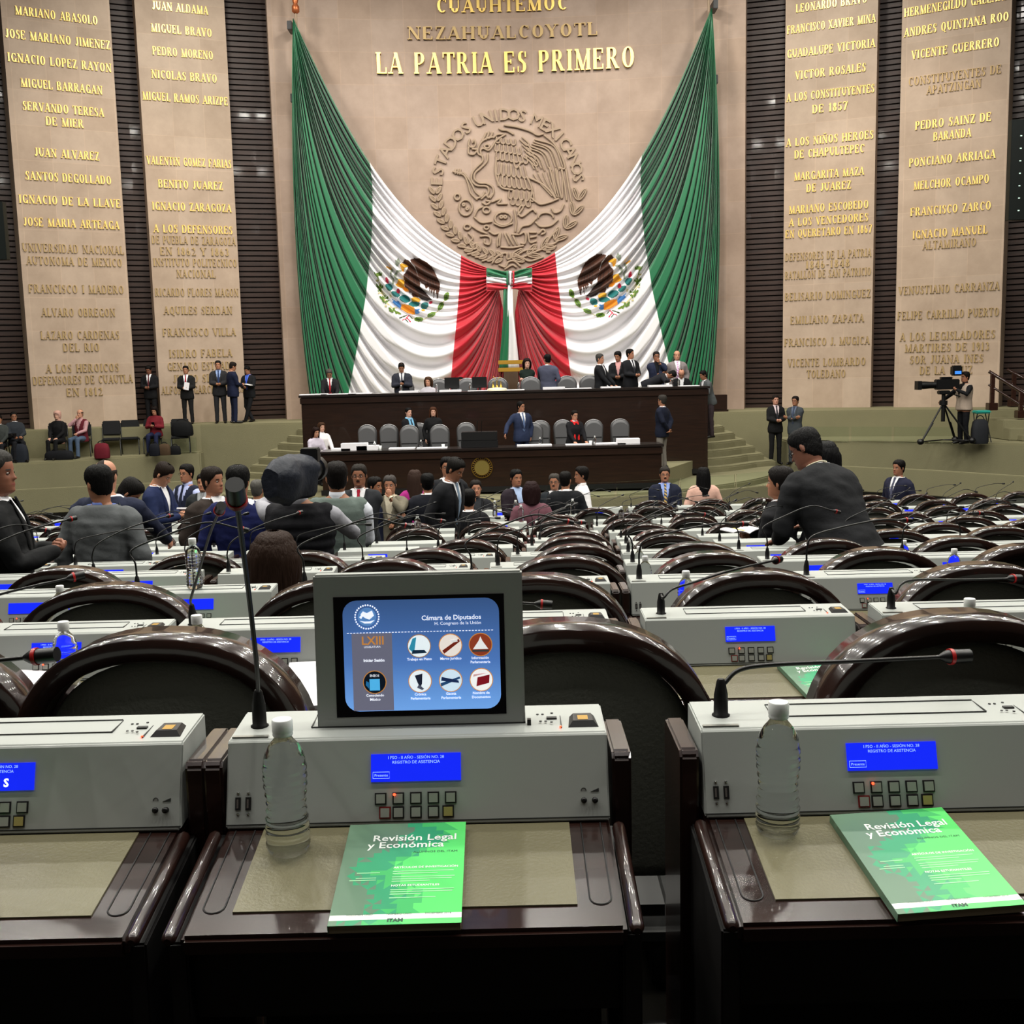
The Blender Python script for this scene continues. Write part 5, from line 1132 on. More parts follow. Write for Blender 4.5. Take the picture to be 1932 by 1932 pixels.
def held(w, h, d, mt, nm, off=(0, -.03, .03), rot=(0, 0, 0), label=None, cat=None, hand=0):
    """a thing carried in a hand, placed in world space as its own object"""
    def f(r, TU, SC_, arms, HMt):
        sd, S, El, W, kind, hp = arms[hand]; m = MB(); m.box(-w/2, w/2, -d/2, d/2, -h/2, h/2)
        o = m.build(nm, mt, bev=min(w, h, d)*.15); o.matrix_world = Matrix.Translation(r.location) @ Matrix.Rotation(r.rotation_euler.z, 4, 'Z') @ Matrix.Translation(SC_ @ W) @ Matrix.Translation(off) @ Matrix.Rotation(rot[0], 4, 'X') @ Matrix.Rotation(rot[1], 4, 'Y') @ Matrix.Rotation(rot[2], 4, 'Z')
        tag(o, label, cat)
    return f
PHONE = mat('phone_black', '101014', .2); NAVY = '161C30'; BLK = '121316'; CHAR = '23252A'; GREY = '4A4D50'
def stripe_tie(a, b):
    k = 'tie_'+a+b
    if k in MC: return MC[k]
    m = mat(k, a, .6); nt = m.node_tree; w_ = nt.nodes.new('ShaderNodeTexWave'); w_.inputs['Scale'].default_value = 9; w_.bands_direction = 'DIAGONAL'; tc = nt.nodes.new('ShaderNodeTexCoord')
    r_ = nt.nodes.new('ShaderNodeValToRGB'); r_.color_ramp.interpolation = 'CONSTANT'; r_.color_ramp.elements[0].color = (*srgb(a), 1); r_.color_ramp.elements[1].color = (*srgb(b), 1); r_.color_ramp.elements[1].position = .5
    nt.links.new(tc.outputs['Object'], w_.inputs[0]); nt.links.new(w_.outputs['Fac'], r_.inputs[0]); nt.links.new(r_.outputs[0], nt.nodes['Principled BSDF'].inputs['Base Color']); return m
# --- near left group
person('man in black suit cut off by the left edge, grey hair, seen in profile', -14, 848, 5.6, 105, c='101113', hair='short', hc='4A4745', skin='8C5C48', L='phone', R='phone', near=True, k=1.05, yaw=-15)
person('man in grey suit seen from behind, head turned left', 183, 876, 6.9, 172, c='585B5D', shirt='5A6CA8', hair='short', hc='0E0D0D', skin='9A6A50', near=True, k=1.1, yaw=60, nod=8)
person('balding man in dark navy suit behind the man in grey', 196, 866, 7.9, 175, c='1D2236', hair='balding', hc='3A2E28', skin='B8836A', near=True, k=1.15, L='down', R='reach', glasses=1)
person('young man in dark suit writing, head bowed, left side', 262, 908, 9.2, 100, c='1E2022', hair='thick', hc='151211', skin='A8745A', nod=28, lean=18, L='desk', R='desk', legs='sit', near=True)
person('man in navy suit standing and reading a white paper', 318, 875, 12.4, 80, c='1B2547', hair='short', hc='2A1C16', skin='B98468', nod=30, lean=6, L='phone', R='phone', extra=held(.21, .02, .28, PAP, 'paper_sheet', (0.08, -.08, .05), (0, .3, 0), 'white paper read by the man in the navy suit', 'paper'))
person('man with glasses in pale blue shirt and dark vest', 352, 875, 15.6, -30, top='vest', c='1A1E30', shirt='AEB6E0', tie='1A1E30', glasses=1, L='front', R='front', skin='A8745A')
person('man facing the camera between the reader and the man in brown', 383, 893, 13.8, -5, c='272A2C', tie='8A8C8E', shirt='9DA0A4', L='down', R='down', skin='B07C62')
person('man in brown suit in profile, left of the tall microphone', 398, 880, 9.4, 50, c='2E2622', hair='short', hc='2A1F1A', skin='9C6B54', near=True, k=1.1, yaw=15)
person('man in blue suit seen from behind, behind the tall microphone', 447, 878, 8.0, 182, c='141B4A', hair='thick', hc='0C0B0B', skin='9A6A50', near=True, k=1.12, yaw=-10)
person('grey-haired man mostly hidden behind the man in blue', 484, 905, 13.6, 170, c='25262A', hc='77736E', hair='short')
def camcover(r, TU, SC_, arms, HMt):
    b = P(545, 912, 6.72); c = empty('shoulder_camera', b, label='shoulder video camera under a dark blue rain cover, aimed at the dais', cat='camera')
    m = MB(); rn = random.Random(2); rs = []
    for i in range(9):
        t = i/8; cx = -.08+.02*math.sin(i); y = -.16+.5*t; w = (.085+.02*math.sin(PI*t))*(.6 if i in (0, 8) else 1); h = (.075+.04*math.sin(PI*t*.8+.4))*(.6 if i in (0, 8) else 1)
        rs.append([(cx+.14*t+w*math.cos(a*PI/9)*(1+.10*math.sin(a*1.4+i*.9)), y, .05+h*math.sin(a*PI/9)*(1+.12*math.cos(a*1.1+i*1.3))-(.07 if math.sin(a*PI/9) < -.5 else 0)) for a in range(18)])
    m.rings(rs, 0, True); m.build('rain_cover', mat('rain_cover', '0E1524', .6, bump=1, bscale=18), c)
    m = MB(); m.tube([(.03, .44, .03), (.04, .62, .03)], [.06, .07], 14); m.tube([(.04, .62, .03), (.04, .70, .03)], [.085, .09], 14); m.build('lens', MICB, c)
    m = MB(); m.box(.02, .13, .30, .42, .10, .19); m.tube([(.07, .34, .0), (.07, .34, .11)], .012, 6); m.build('camera_light', MICB, c, bev=.015)
    m = MB(); m.box(.03, .12, .418, .426, .11, .18); m.build('light_panel', mat('cam_light', 'A8B8FF', .3, emit=1.5), c)
person('cameraman in black puffer vest filming with a shoulder camera', 560, 872, 7.6, 176, top='vest', c='15151A', c2='puffer', shirt='9C9CA4', hair='short', hc='101014', near=True, k=1.2, L='shoulder', R='cam', extra=camcover)
person('man in white shirt and grey-green vest seen from behind', 634, 870, 7.9, 176, top='vest', c='5F6B66', shirt='D4D8E2', hair='short', hc='1A1412', near=True, k=1.16, belly=.02, skin='9A6A50', tr='15161A', yaw=20, glasses=1, L='front', R='front')
person('brown-haired woman sitting in front of the cameraman', 515, 1006, 4.8, 178, top='coat', c='14110F', hair='bob', hc='3A2418', legs='sit', near=True, wom=1, L='lap', R='lap', lz=.5)
person('man in dark suit and red tie with moustache, standing', 677, 875, 12.0, -2, c='24262A', tie='A01830', hair='short', hc='3A3430', skin='96664E', glasses=1, mus=1, L='cross', R='down', k=1.08)
person('dark-haired man half hidden right of the red tie', 706, 899, 13.2, 60, c='1B1F34', skin='9A6A50', L='front', R='down')
person('man in olive grey suit with hand on his chin', 735, 896, 13.6, -5, c='6C6658', hair='short', hc='5E5854', skin='B07C62', L='chin', R='cross', shirt='CFC6B0', nod=5)
person('woman in magenta jacket seen from behind, below the lower dais desk', 782, 887, 15.4, 185, top='coat', c='A02878', hair='long', hc='4A342C', wom=1)
person('man in dark navy suit seen from behind, beside the magenta jacket', 806, 893, 12.9, 190, c='14161F', hair='thick', hc='0D0B0B', k=1.08)
person('man with black glasses looking over a shoulder at centre', 843, 862, 14.6, 5, c='1A1B1F', glasses=1, hair='thick', hc='0F0D0D', skin='A8745A')
person('tall man in black suit and grey-blue tie leaning forward at centre', 866, 865, 12.3, 62, c='15161A', tie='7C8FA4', hair='short', hc='1D1917', skin='96664E', lean=12, nod=16, k=1.08, L='down', R='down')
person('smiling man seated below the gold seal', 897, 905, 15.6, 10, c='17181C', shirt='2A2C30', hair='short', hc='2C2420', skin='B58066', legs='sit', fz=.22, L='lap', R='lap')
person('man in black suit seen from behind, below the gold seal', 884, 922, 13.4, 180, c='121317', hair='short', hc='141110', legs='sit', L='lap', R='lap', fz=.4)
person('smiling young man in dark suit and pale blue shirt, no tie', 973, 885, 15.0, 25, c='241C24', shirt='A8BCE0', hair='short', hc='100E0D', skin='A06E54', L='front', R='front')
person('woman in mauve jacket with dark red hair seen from behind', 1002, 909, 13.6, 182, top='coat', c='6C4650', hair='bob', hc='2E1416', wom=1, k=1.15)
person('man with glasses and moustache talking, partly hidden', 1046, 893, 15.4, -12, c='1E2328', glasses=1, mus=1, hc='5A544E', skin='A8745A')
person('man in black suit seen from behind, left of the white shirt', 1066, 889, 14.0, 178, c='14161A', hair='short', hc='151110', k=1.08, yaw=-20)
person('bearded man in white shirt in profile, smiling', 1098, 880, 15.6, -80, top='shirt', c='E4E2E4', hair='thick', hc='17110E', skin='96664E', L='down', R='down')
person('man in dark suit with yellow striped tie, hands together', 1254, 880, 17.4, -3, c='171C2E', tie=stripe_tie('C9A860', '303A50'), shirt='8FA4E0', hair='short', hc='3A3430', skin='B07C62', glasses=1, mus=1, L='front', R='front', belly=.03, k=1.08)
def strap(r, TU, SC_, arms, HMt):
    m = MB(); m.tube([SC_ @ TU @ V(p) for p in ((.07, -.1, .5), (.08, .05, .53), (.07, .125, .42), (-.02, .14, .25), (-.12, .13, .08))], .014, 6, flat=.5)
    m.tube([SC_ @ TU @ V(p) for p in ((-.08, .05, .53), (-.08, .13, .4), (-.08, .14, .1))], .014, 6, flat=.5); m.build('bag_strap', mat('strap', '3A2218', .6), r)
person('woman in pale pink jacket with long black hair seen from behind', 1327, 882, 16.6, 183, top='coat', c='D2A898', hair='long', hc='0E0C0E', wom=1, k=1.1, extra=strap)
# --- right foreground
def lanyard(r, TU, SC_, arms, HMt):
    m = MB(); m.tube([SC_ @ TU @ V((.070*math.cos(a), .066*math.sin(a)+.02, .56)) for a in [PI*i/10 for i in range(11)]], .008, 6, flat=.6); m.build('lanyard', mat('lan', 'D8D4B8', .6), r)
person('large man in black suit leaning over a desk, seen from behind, with glasses', 1508, 811, 6.7, -150, c='1A1B1E', hair='short', hc='0B0A0B', skin='7A5040', near=True, k=1.2, lean=32, yaw=25, nod=0, glasses=1, L='desk', R='lean', extra=lanyard, s=1.04, belly=.03)
person('black-haired woman hidden behind the leaning man', 1556, 834, 8.2, 170, top='coat', c='17171A', hair='bob', hc='0B0A0C', near=True, wom=1)
def book_hand(r, TU, SC_, arms, HMt):
    w_ = r.location+Matrix.Rotation(r.rotation_euler.z, 4, 'Z') @ (SC_ @ arms[1][3])
    b = empty('open_magazine', w_+V((-.10, -.06, .02)), .4, label='folded magazine held out by the seated man at right', cat='magazine'); m = MB()
    for s in (-1, 1): m.rings([[(s*x, -.1, .012+.03*math.sin(x*16)), (s*x, .1, .012+.03*math.sin(x*16)), (s*x, .1, .004+.03*math.sin(x*16)), (s*x, -.1, .004+.03*math.sin(x*16))] for x in (0, .03, .06, .09, .12, .15)], 0, True)
    m.build('pages', PAP, b); m = MB(); m.box(-.13, -.02, -.08, .08, .032, .034); m.build('picture', mat('mag', 'A89A38', .5), b)
person('man seated beside the leaning man, only hair and hand visible', 1474, 880, 9.0, -120, c='17171A', hair='thick', hc='241E1C', skin='A8745A', L='front', R=((.28, -.30, .22), 'grip'), legs='sit', near=True, extra=book_hand)
person('man in navy suit walking along the right wing wall', 1697, 867, 17.2, -62, c='1A1C30', shirt='E6E6EA', tie='4A4C60', hair='short', hc='14100F', skin='96664E', k=1.1, L='down', R='down')
# --- steps and ledges
person('woman in black suit with pink hands standing by the right wall', 1463, 745, 30.6, 5, c='121214', shirt='C8B8BC', tie='2A2A30', hair='short', hc='2A1E1A', skin='C08C78', L='front', R='front', fz=.45, wom=1)
person('man in grey suit with crossed arms by the right wall', 1501, 747, 30.3, -40, c='3C4146', shirt='5A6478', tie='3A4458', hair='short', hc='1C1614', skin='9A6A50', L='cross', R='cross', fz=.45, glasses=1)
person('grey-haired man in navy blazer and grey trousers, hands behind back', 1250, 745, 26.0, -125, c='14192A', tr='77726C', hair='thick', hc='4A4642', skin='A8745A', L='back', R='back', fz=.83, shirt='D8D8E0', glasses=1)
person('man in black suit standing left on the ledge, looking down', 279, 690, 33.4, 0, c='131316', tie='5A2A30', nod=22, L='front', R='front', fz=1.85, skin='8C5C48')
person('man in dark suit holding papers on the left ledge', 350, 690, 32.9, 5, c='1A1A1B', tie='A03040', L='front', R='front', fz=1.85, extra=held(.15, .22, .02, PAP, 'paper_sheet', (.02, -.05, .06), (0, .2, 0), 'white papers held by the man on the left ledge', 'paper'))
person('tall man in charcoal suit with hands folded, left ledge', 411, 680, 32.9, 10, c='2A2A2D', shirt='8FA4D0', tie='2A3A60', L='front', R='front', fz=1.85, hair='short', hc='1D1917')
person('man in navy suit turned away, third group on the left ledge', 441, 683, 32.6, 120, c='161C34', shirt='D8D8E0', hair='short', hc='2A1F1A', L='front', R='front', fz=1.85, k=1.1, nod=20)
person('man in blue shirt and dark jacket leaning on the wall, legs crossed', 465, 691, 33.3, -20, c='17181C', shirt='5A7CE0', tie='3A5AC8', L='phone', R='front', fz=1.85, legs='cross', nod=22, extra=held(.2, .02, .14, PAP, 'paper_sheet', (.14, -.04, .0), (0, .2, 0), 'white leaflet held by the man in the blue shirt', 'paper'))
# --- left balcony, seated
SF = dict(legs='sit', fz=1.07)
person('man in camouflage-grey jacket sitting with a camera, far left balcony', 25, 777, 29.9, 35, top='coat', c='2A2E34', hc='1A1614', L='knee', R='knee', skin='9A6A50', glasses=1, **SF)
person('man in grey patterned jacket cut by the left edge', -3, 782, 29.7, 10, top='coat', c='3A3E3C', L='lap', R='lap', **SF)
person('woman in pink headscarf and black sweater with white print', 108, 775, 30.6, -8, top='sweater', c='101012', hair='scarf', hc='C49A8C', skin='C99A84', L='lap', R='lap', wom=1, tr='121214', **SF)
person('balding man in maroon vest and pink shirt sitting on the balcony', 151, 772, 30.9, -12, top='vest', c='5A1A24', shirt='B48A8E', hair='balding', hc='4A3A34', skin='C08C72', L='knee', R='chin', tr='4A5A70', **SF)
person('woman in red cardigan looking at her phone on the balcony', 290, 767, 31.6, 0, top='coat', c='6A1A24', shirt='2A1A28', hair='long', hc='1E1412', skin='B98468', L='phone', R='phone', wom=1, tr='1C2240', nod=18, extra=held(.08, .15, .012, PHONE, 'smartphone', (-.02, -.04, .05), (.4, 0, 0), 'phone held by the woman in the red cardigan', 'phone'), **SF)
# --- lower dais
LO = dict(fz=.83)
person('woman in pale sweater resting on the left end of the lower desk', 596, 806, 26.0, 40, top='sweater', c='C4BCCB', hair='long', hc='2E1A16', skin='C08C72', lean=12, L='desk', R='desk', wom=1, fz=.6)
person('woman in white blouse beside the woman in the pale sweater', 606, 797, 26.6, 35, top='shirt', c='E6E2E4', hair='long', hc='5A3A26', skin='C99A84', L='desk', R='down', wom=1, fz=.6)
person('woman in black with light blue scarf on the lower dais', 770, 769, 27.0, 40, top='coat', c='111115', scarf='7CB4D8', hair='short', hc='0F0D0E', skin='D0A08C', L='front', R='front', wom=1, **LO)
person('woman in black jacket with long chestnut hair on the lower dais', 817, 768, 27.0, 5, top='coat', c='121214', hair='long', hc='6A3E28', skin='C99A84', L='front', R='down', wom=1, shirt='1A1A1C', **LO)
person('man in navy suit leaning his hand on the black lectern', 982, 757, 26.0, 25, c='27304A', tie='5A6C90', hair='short', hc='15110F', skin='A8745A', glasses=1, L='down', R=((.50, -.14, .06), 'relax'), yaw=25, k=1.08, **LO)
person('woman in black jacket and long red scarf, hands on the desk', 1084, 774, 25.9, 25, top='coat', c='141418', scarf='E02A2A', hair='short', hc='1E1712', skin='C08C72', L='desk', R='desk', wom=1, k=1.12, belly=.03, lean=6, glasses=1, **LO)
# --- upper dais
UP = dict(fz=1.77)
person('man in dark suit and red tie reading papers at the left end of the dais', 621, 697, 28.9, 8, c='1E1D20', tie='B02A34', hair='short', hc='6A6460', skin='A8745A', glasses=1, L='desk', R='desk', lean=8, nod=22, **UP)
person('man in charcoal suit looking at his phone on the upper dais', 757, 685, 29.3, 5, c='2A2C36', shirt='DADADF', tie='3A3A48', L='phone', R='phone', nod=24, belly=.03, k=1.1, extra=held(.07, .14, .012, PHONE, 'smartphone', (-.02, -.03, .04), (.5, 0, 0), 'phone held by the man in charcoal on the upper dais', 'phone'), **UP)
person('curly-haired woman in pale grey jacket seated on the upper dais', 808, 711, 29.2, -15, top='coat', c='B8B4BC', hair='bob', hc='6A4A34', skin='C08C72', legs='sit', L='lap', R='front', wom=1, **UP)
person('person seated behind the dark monitors of the upper dais', 869, 711, 31.5, 0, c='17171A', legs='sit', L='lap', R='lap', skin='96664E', **UP)
person('woman in dark green top with arms crossed on a chair back', 994, 676, 29.9, 10, top='sweater', c='14201A', hair='bob', hc='2E1A18', skin='D0A08C', L='cross', R='cross', wom=1, lean=5, **UP)
person('man in grey-blue suit standing with his back turned, upper dais', 1033, 668, 29.6, 165, c='474A5C', hair='short', hc='14100F', skin='A8745A', L='reach', R='down', yaw=40, k=1.08, glasses=1, **UP)
person('greying man in black suit holding papers, first of the right dais group', 1131, 667, 29.3, 65, c='15161A', hair='short', hc='5E5A58', skin='B07C62', L='desk', R='desk', belly=.03, **UP)
person('bearded man in black jacket and pink shirt between two suits', 1165, 663, 30.0, -10, c='191A1D', shirt='D09A98', hair='thick', hc='120F0F', skin='A8745A', L='front', R='front', yaw=-20, nod=15, **UP)
person('man in black suit turned right with folded hands, upper dais', 1188, 658, 29.4, 35, c='15161A', tie='2A2A30', hair='short', hc='14100F', skin='A8745A', L='front', R='front', yaw=25, k=1.05, **UP)
person('man in dark blue suit with hand over his mouth', 1238, 663, 30.2, 5, c='20263C', shirt='16171C', hair='short', hc='2A2422', skin='96664E', L='chin', R='cross', glasses=1, k=1.06, **UP)
person('man in black bending far forward over the dais desk', 1276, 704, 29.2, 80, c='1B1C22', hair='short', hc='120F0E', skin='96664E', lean=68, L='lean', R='lean', nod=10, **UP)
person('smiling bald man in grey suit and pink striped tie', 1277, 661, 30.2, 0, c='857C7C', tie=stripe_tie('D070B8', 'E8E0F0'), shirt='F0ECEF', hair='balding', hc='5A4A44', skin='C08C72', L='down', R='down', **UP)
person('bald man in black seated reading at the dais', 1286, 698, 29.0, -5, c='101114', hair='balding', hc='3A2E28', skin='B8836A', legs='sit', nod=30, L='lap', R='lap', lean=12, **UP)
person('man in grey suit leaning on the right end of the dais desk', 1325, 699, 29.4, -70, c='4E5254', tr='3A3034', hair='short', hc='15110F', skin='96664E', lean=18, L='desk', R='desk', fz=1.3)
# --- television camera and operator
person('camera operator in beige vest and headphones behind the television camera', 1822, 701, 28.0, -75, top='vest', c='A8988A', shirt='131316', hair='thick', hc='241C18', skin='A8745A', R='reach', L='cam', fz=1.1, tr='0F1014', k=1.12)
def tv():
    b = P(1778, 831, 27.9); b.z = 1.1; r = empty('television_camera', b, label='large black broadcast camera on a tall tripod, right balcony', cat='camera')
    zt = P(1780, 735, 27.9).z-1.1
    m = MB(); m.tube([(0, 0, zt*.42), (0, 0, zt-.12)], .05, 12); m.tube([(0, 0, zt*.8), (0, 0, zt*.72)], .1, 12); m.build('tripod_column', MICB, r)
    for k in range(3):
        a = [-2.6, .9, -.45][k]; q = V((.75*math.cos(a), .75*math.sin(a)*.6, .06)); m = MB(); m.tube([(0, 0, zt*.76), q], .022, 7); m.tube([V((0, 0, zt*.76)).lerp(q, .5)+V((.03, 0, 0)), q+V((.02, 0, .02))], .018, 6); m.ball(q+V((0, 0, .04)), .09, .09, .08); m.build('leg', MICB, r)
    m = MB(); 
    for k in range(3): a = [-2.6, .9, -.45][k]; m.tube([(0, 0, .12), (.7*math.cos(a), .42*math.sin(a), .1)], .018, 6)
    m.build('spreader', MICB, r)
    m = MB(); m.box(-.14, .14, -.1, .1, zt-.12, zt-.02); m.build('pan_head', MICB, r, bev=.02)
    m = MB(); m.box(-.22, .36, -.11, .11, zt, zt+.26); m.box(-.1, .2, -.08, .08, zt+.26, zt+.32); m.build('camera_body', MICB, r, bev=.02)
    m = MB(); m.tube([(-.2, 0, zt+.12), (-.34, 0, zt+.12), (-.50, 0, zt+.12), (-.66, 0, zt+.12)], [.085, .085, .10, .10], 16); m.box(-.70, -.6, -.12, .12, zt+.01, zt+.23); m.build('zoom_lens', MICB, r)
    m = MB(); m.box(.18, .42, -.12, .1, zt+.34, zt+.6, 0, Matrix.Translation((0, 0, 0)) @ Matrix.Rotation(0, 4, 'Y')); m.build('viewfinder', MICB, r, bev=.03)
    m = MB(); m.box(.22, .38, -.13, -.118, zt+.38, zt+.46); m.build('viewfinder_lamp', mat('vf', '3A80E0', .3, emit=.8), r)
    m = MB(); m.tube([(.1, .05, zt-.06), (.35, .02, zt-.16), (.55, 0, zt-.22)], .018, 6); m.build('pan_bar', MICB, r)
tv()
def stool(px, Y, z, mt):
    b = P(px, 830, Y); r = empty('folding_stool', (b.x, Y, z), label='folding stool with a turquoise padded seat behind the cameraman', cat='stool')
    m = MB(); m.box(-.2, .2, -.16, .16, .74, .82); m.build('seat', mt, r, bev=.03)
    for s in (-1, 1):
        m = MB(); m.tube([(s*.15, -.12, .74), (s*.2, .18, .0)], .014, 6); m.tube([(s*.15, .12, .74), (s*.2, -.18, .0)], .014, 6); m.build('leg_frame', MICB, r)
stool(1850, 28.4, 1.1, mat('turquoise', '2BA89A', .6))
def bag(px, py, Y, z, w, h, c, label, d=.2, loc=None):
    b = P(px, py, Y); r = empty('bag', (b.x, Y, z), label=label, cat='bag'); m = MB()
    m.rings([[(w/2*k_*math.copysign(abs(math.cos(a*PI/8))**.6, math.cos(a*PI/8)), d/2*k_*math.copysign(abs(math.sin(a*PI/8))**.6, math.sin(a*PI/8)), h*t) for a in range(16)] for t, k_ in ((0, .9), (.1, 1), (.6, .97), (.9, .82), (1, .5))], 0, True); m.build('bag_body', cloth_mat(c), r)
    m = MB(); m.tube([(w*.25*math.cos(a*PI/8), 0, h*.93+h*.22*math.sin(a*PI/8)) for a in range(9)], .012, 6); m.build('strap', cloth_mat('111113'), r); return r
bag(1848, 830, 27.9, 1.1, .42, .62, '26282C', 'dark backpack on the floor behind the television cameraman', .3)
bag(112, 860, 30.2, 1.07, .8, .26, '15161A', 'long black duffel bag in front of the headscarf woman', .3); bag(193, 860, 30.4, 1.07, .42, .42, '6A1E2A', 'maroon and black backpack beside the empty chairs', .25)
bag(38, 865, 29.6, 1.07, .45, .5, '22262E', 'grey backpack on the floor at far left balcony', .25)
bag(292, 855, 30.9, 1.07, .3, .34, '14161E', 'navy bag standing below the woman in red', .2); bag(311, 855, 31.0, 1.07, .34, .32, '4A3A2A', 'brown bag beside the woman in red', .2); bag(331, 855, 31.1, 1.07, .3, .26, '101114', 'small black bag under the chair with luggage', .2)
# --- visitor chairs on the left balcony
VL = mat('visitor_chair_fabric', '131416', .8, bump=.3, bscale=80); VM = mat('visitor_chair_metal', '3A3C3C', .35, .8)
def vchair():
    r = empty('visitor_chair'); m = MB(); m.box(-.25, .25, -.25, .22, .43, .50); m.build('seat', VL, r, bev=.03); m = MB(); m.box(-.24, .24, .20, .25, .58, .98); m.build('backrest', VL, r, bev=.02)
    for s in (-1, 1):
        m = MB(); m.tube([(s*.25, -.24, 0), (s*.25, -.22, .44), (s*.25, .2, .45), (s*.25, .24, .9)], .013, 6); m.build('side_frame', VM, r); m = MB(); m.tube([(s*.25, .1, .44), (s*.25, .28, 0)], .013, 6); m.build('leg', VM, r)
    return r
vc = vchair(); first = True
for px, Y, lb in ((212, 31.4, 'left of the two empty black visitor chairs on the balcony'), (247, 31.7, 'right of the two empty black visitor chairs on the balcony'), (290, 31.9, 'visitor chair under the woman in the red cardigan'), (342, 31.7, 'visitor chair holding a big black bag, right end of balcony'), (155, 31.2, 'visitor chair under the man in the maroon vest'), (110, 30.9, 'visitor chair under the woman in the headscarf'), (25, 30.2, 'visitor chair under the man with a camera'), (-3, 30.0, 'visitor chair cut by the left edge')):
    o = vc if first else tree(vc); first = False; q = P(px, 850, Y); o.location = (q.x, Y, 1.07); o.rotation_euler = (0, 0, math.radians(14)); tag(o, lb, 'chair', 'black visitor chairs on the left balcony')
b_ = bag(343, 800, 31.6, 1.57, .62, .42, '0F1012', 'large black luggage bag lying on the end visitor chair', .35)
q = P(25, 800, 29.6); m = MB(); m.box(-.08, .08, -.06, .06, 0, .11); m.tube([(0, -.06, .05), (0, -.14, .05)], .045, 12); m.build('photo_camera', MICB, None, (q.x-.0, 29.5, 1.75), label='black photo camera held by the seated man at far left', cat='camera')
# --- high-backed dais chairs
DL = mat('dais_leather', '5A5A5C', .42, bump=.2, bscale=100); 
def dchair():
    r = empty('dais_chair'); path = [(-.205, .5), (-.215, .8)]+[(-.218*math.cos(PI*i/12), .95+.19*math.sin(PI*i/12)) for i in range(13)]+[(.215, .8), (.205, .5)]
    m = MB(); m.rings([[(x*k_, y, .5+(z-.5)*k_) for x, z in path] for k_, y in ((.9, -.05), (1, -.03), (1, .05), (.92, .07))], 0, True); m.build('backrest', DL, r)
    m = MB(); m.tube([(x*1.02, .06, z+.01) for x, z in path], .018, 6); m.build('chrome_edge', mat('dchrome', '8A8A8C', .3, .9), r)
    m = MB(); m.box(-.21, .21, -.5, .02, .42, .54); m.build('seat', DL, r, bev=.04); m = MB(); m.box(-.19, .19, -.062, -.045, .72, .735); m.build('seam', BLACK, r)
    m = MB(); m.lathe([(.28, 0), (.26, .05), (.04, .08), (.04, .42)], 12, c=(0, -.24, 0)); m.build('pedestal', MICB, r); return r
dc = dchair(); first = True
for px, py, Y, fz, lb in ((692, 803, 27.0, .83, 'leftmost high-backed chair of the lower dais'), (733, 804, 27.0, .83, 'second high-backed chair of the lower dais'), (772, 812, 26.3, .83, 'chair in front of the woman with the blue scarf'), (829, 810, 26.3, .83, 'chair in front of the chestnut-haired woman'), (790, 803, 27.3, .83, 'chair behind the woman with the blue scarf'), (879, 803, 27.0, .83, 'chair left of the black lectern'), (1020, 799, 27.1, .83, 'chair right of the man leaning on the lectern'), (1006, 808, 26.2, .83, 'chair hidden behind the man leaning on the lectern'), (1062, 800, 27.2, .83, 'chair behind the woman with the red scarf'), (1120, 796, 27.0, .83, 'second chair from the right on the lower dais'), (1170, 794, 27.0, .83, 'rightmost high-backed chair of the lower dais'),
                       (762, 727, 30.1, 1.77, 'chair behind the man in charcoal, upper dais'), (828, 712, 30.0, 1.77, 'chair right of the curly-haired woman, upper dais'), (881, 712, 29.6, 1.77, 'chair between the dark monitors, upper dais'), (939, 710, 29.6, 1.77, 'central chair behind the bell ornament, upper dais'), (1001, 709, 29.3, 1.77, 'chair under the arms of the woman in green'), (1069, 707, 29.5, 1.77, 'chair right of the man in grey-blue, upper dais'), (1112, 718, 30.0, 1.77, 'chair left of the right dais group'), (1180, 718, 30.3, 1.77, 'chair hidden behind the men in black suits')):
    o = dc if first else tree(dc); first = False; q = P(px, py, Y); o.location = (q.x, Y, fz); o.scale = (1, 1, 1) if fz < 1 else (1.15, 1, 1.1); tag(o, 'grey leather '+lb, 'chair', 'grey leather chairs of the dais')
# --- things on the dais desks
def lectern():
    q = P(905, 848, 25.1); r = empty('lectern', (q.x, 25.05, 1.5), label='black lectern with two thin microphones on the lower dais desk', cat='lectern'); m = MB(); m.box(-.42, .42, -.02, .3, 0, .16); m.build('lectern_base', BLACK, r, bev=.01); m = MB(); m.box(-.41, .41, .0, .32, .16, .36); m.build('reading_desk', BLACK, r, bev=.01)
    for x in (-.05, .05): m = MB(); m.tube([(x, .1, .36), (x, .08, .5), (x+.02, .03, .62)], .008, 6); m.build('microphone', MICB, r)
lectern()
def small(px, Y, z, kind, label, **k_):
    q = P(px, 740, Y)
    if kind == 'paper': 
        m = MB(); w = k_.get('w', .3); m.box(-w, w, -.14, .14, 0, k_.get('h', .03)); o = m.build('paper_stack', PAP, None, (q.x, Y, z), bev=.004, label=label, cat='papers', group='papers on the dais desks')
    elif kind == 'bottle': o = tree(BT); o.location = (q.x, Y, z); tag(o, label, 'bottle', 'plastic water bottles on the dais')
    elif kind == 'cup': m = MB(); m.lathe([(.03, 0), (.04, .09), (.036, .09), (.028, .01)], 14); o = m.build('white_cup', CAPM, None, (q.x, Y, z), label=label, cat='cup', group='white cups on the dais')
    elif kind == 'monitor':
        o = empty('flat_monitor', (q.x, Y, z), label=label, cat='monitor', group='dark monitors on the upper dais'); m = MB(); m.box(-.19, .19, 0, .04, .08, .36); m.build('monitor_case', MICB, o, bev=.01); m = MB(); m.box(-.1, .1, -.05, .1, 0, .015); m.box(-.03, .03, .01, .04, .0, .1); m.build('stand', MICB, o)
zU, zL = 2.72, 1.5
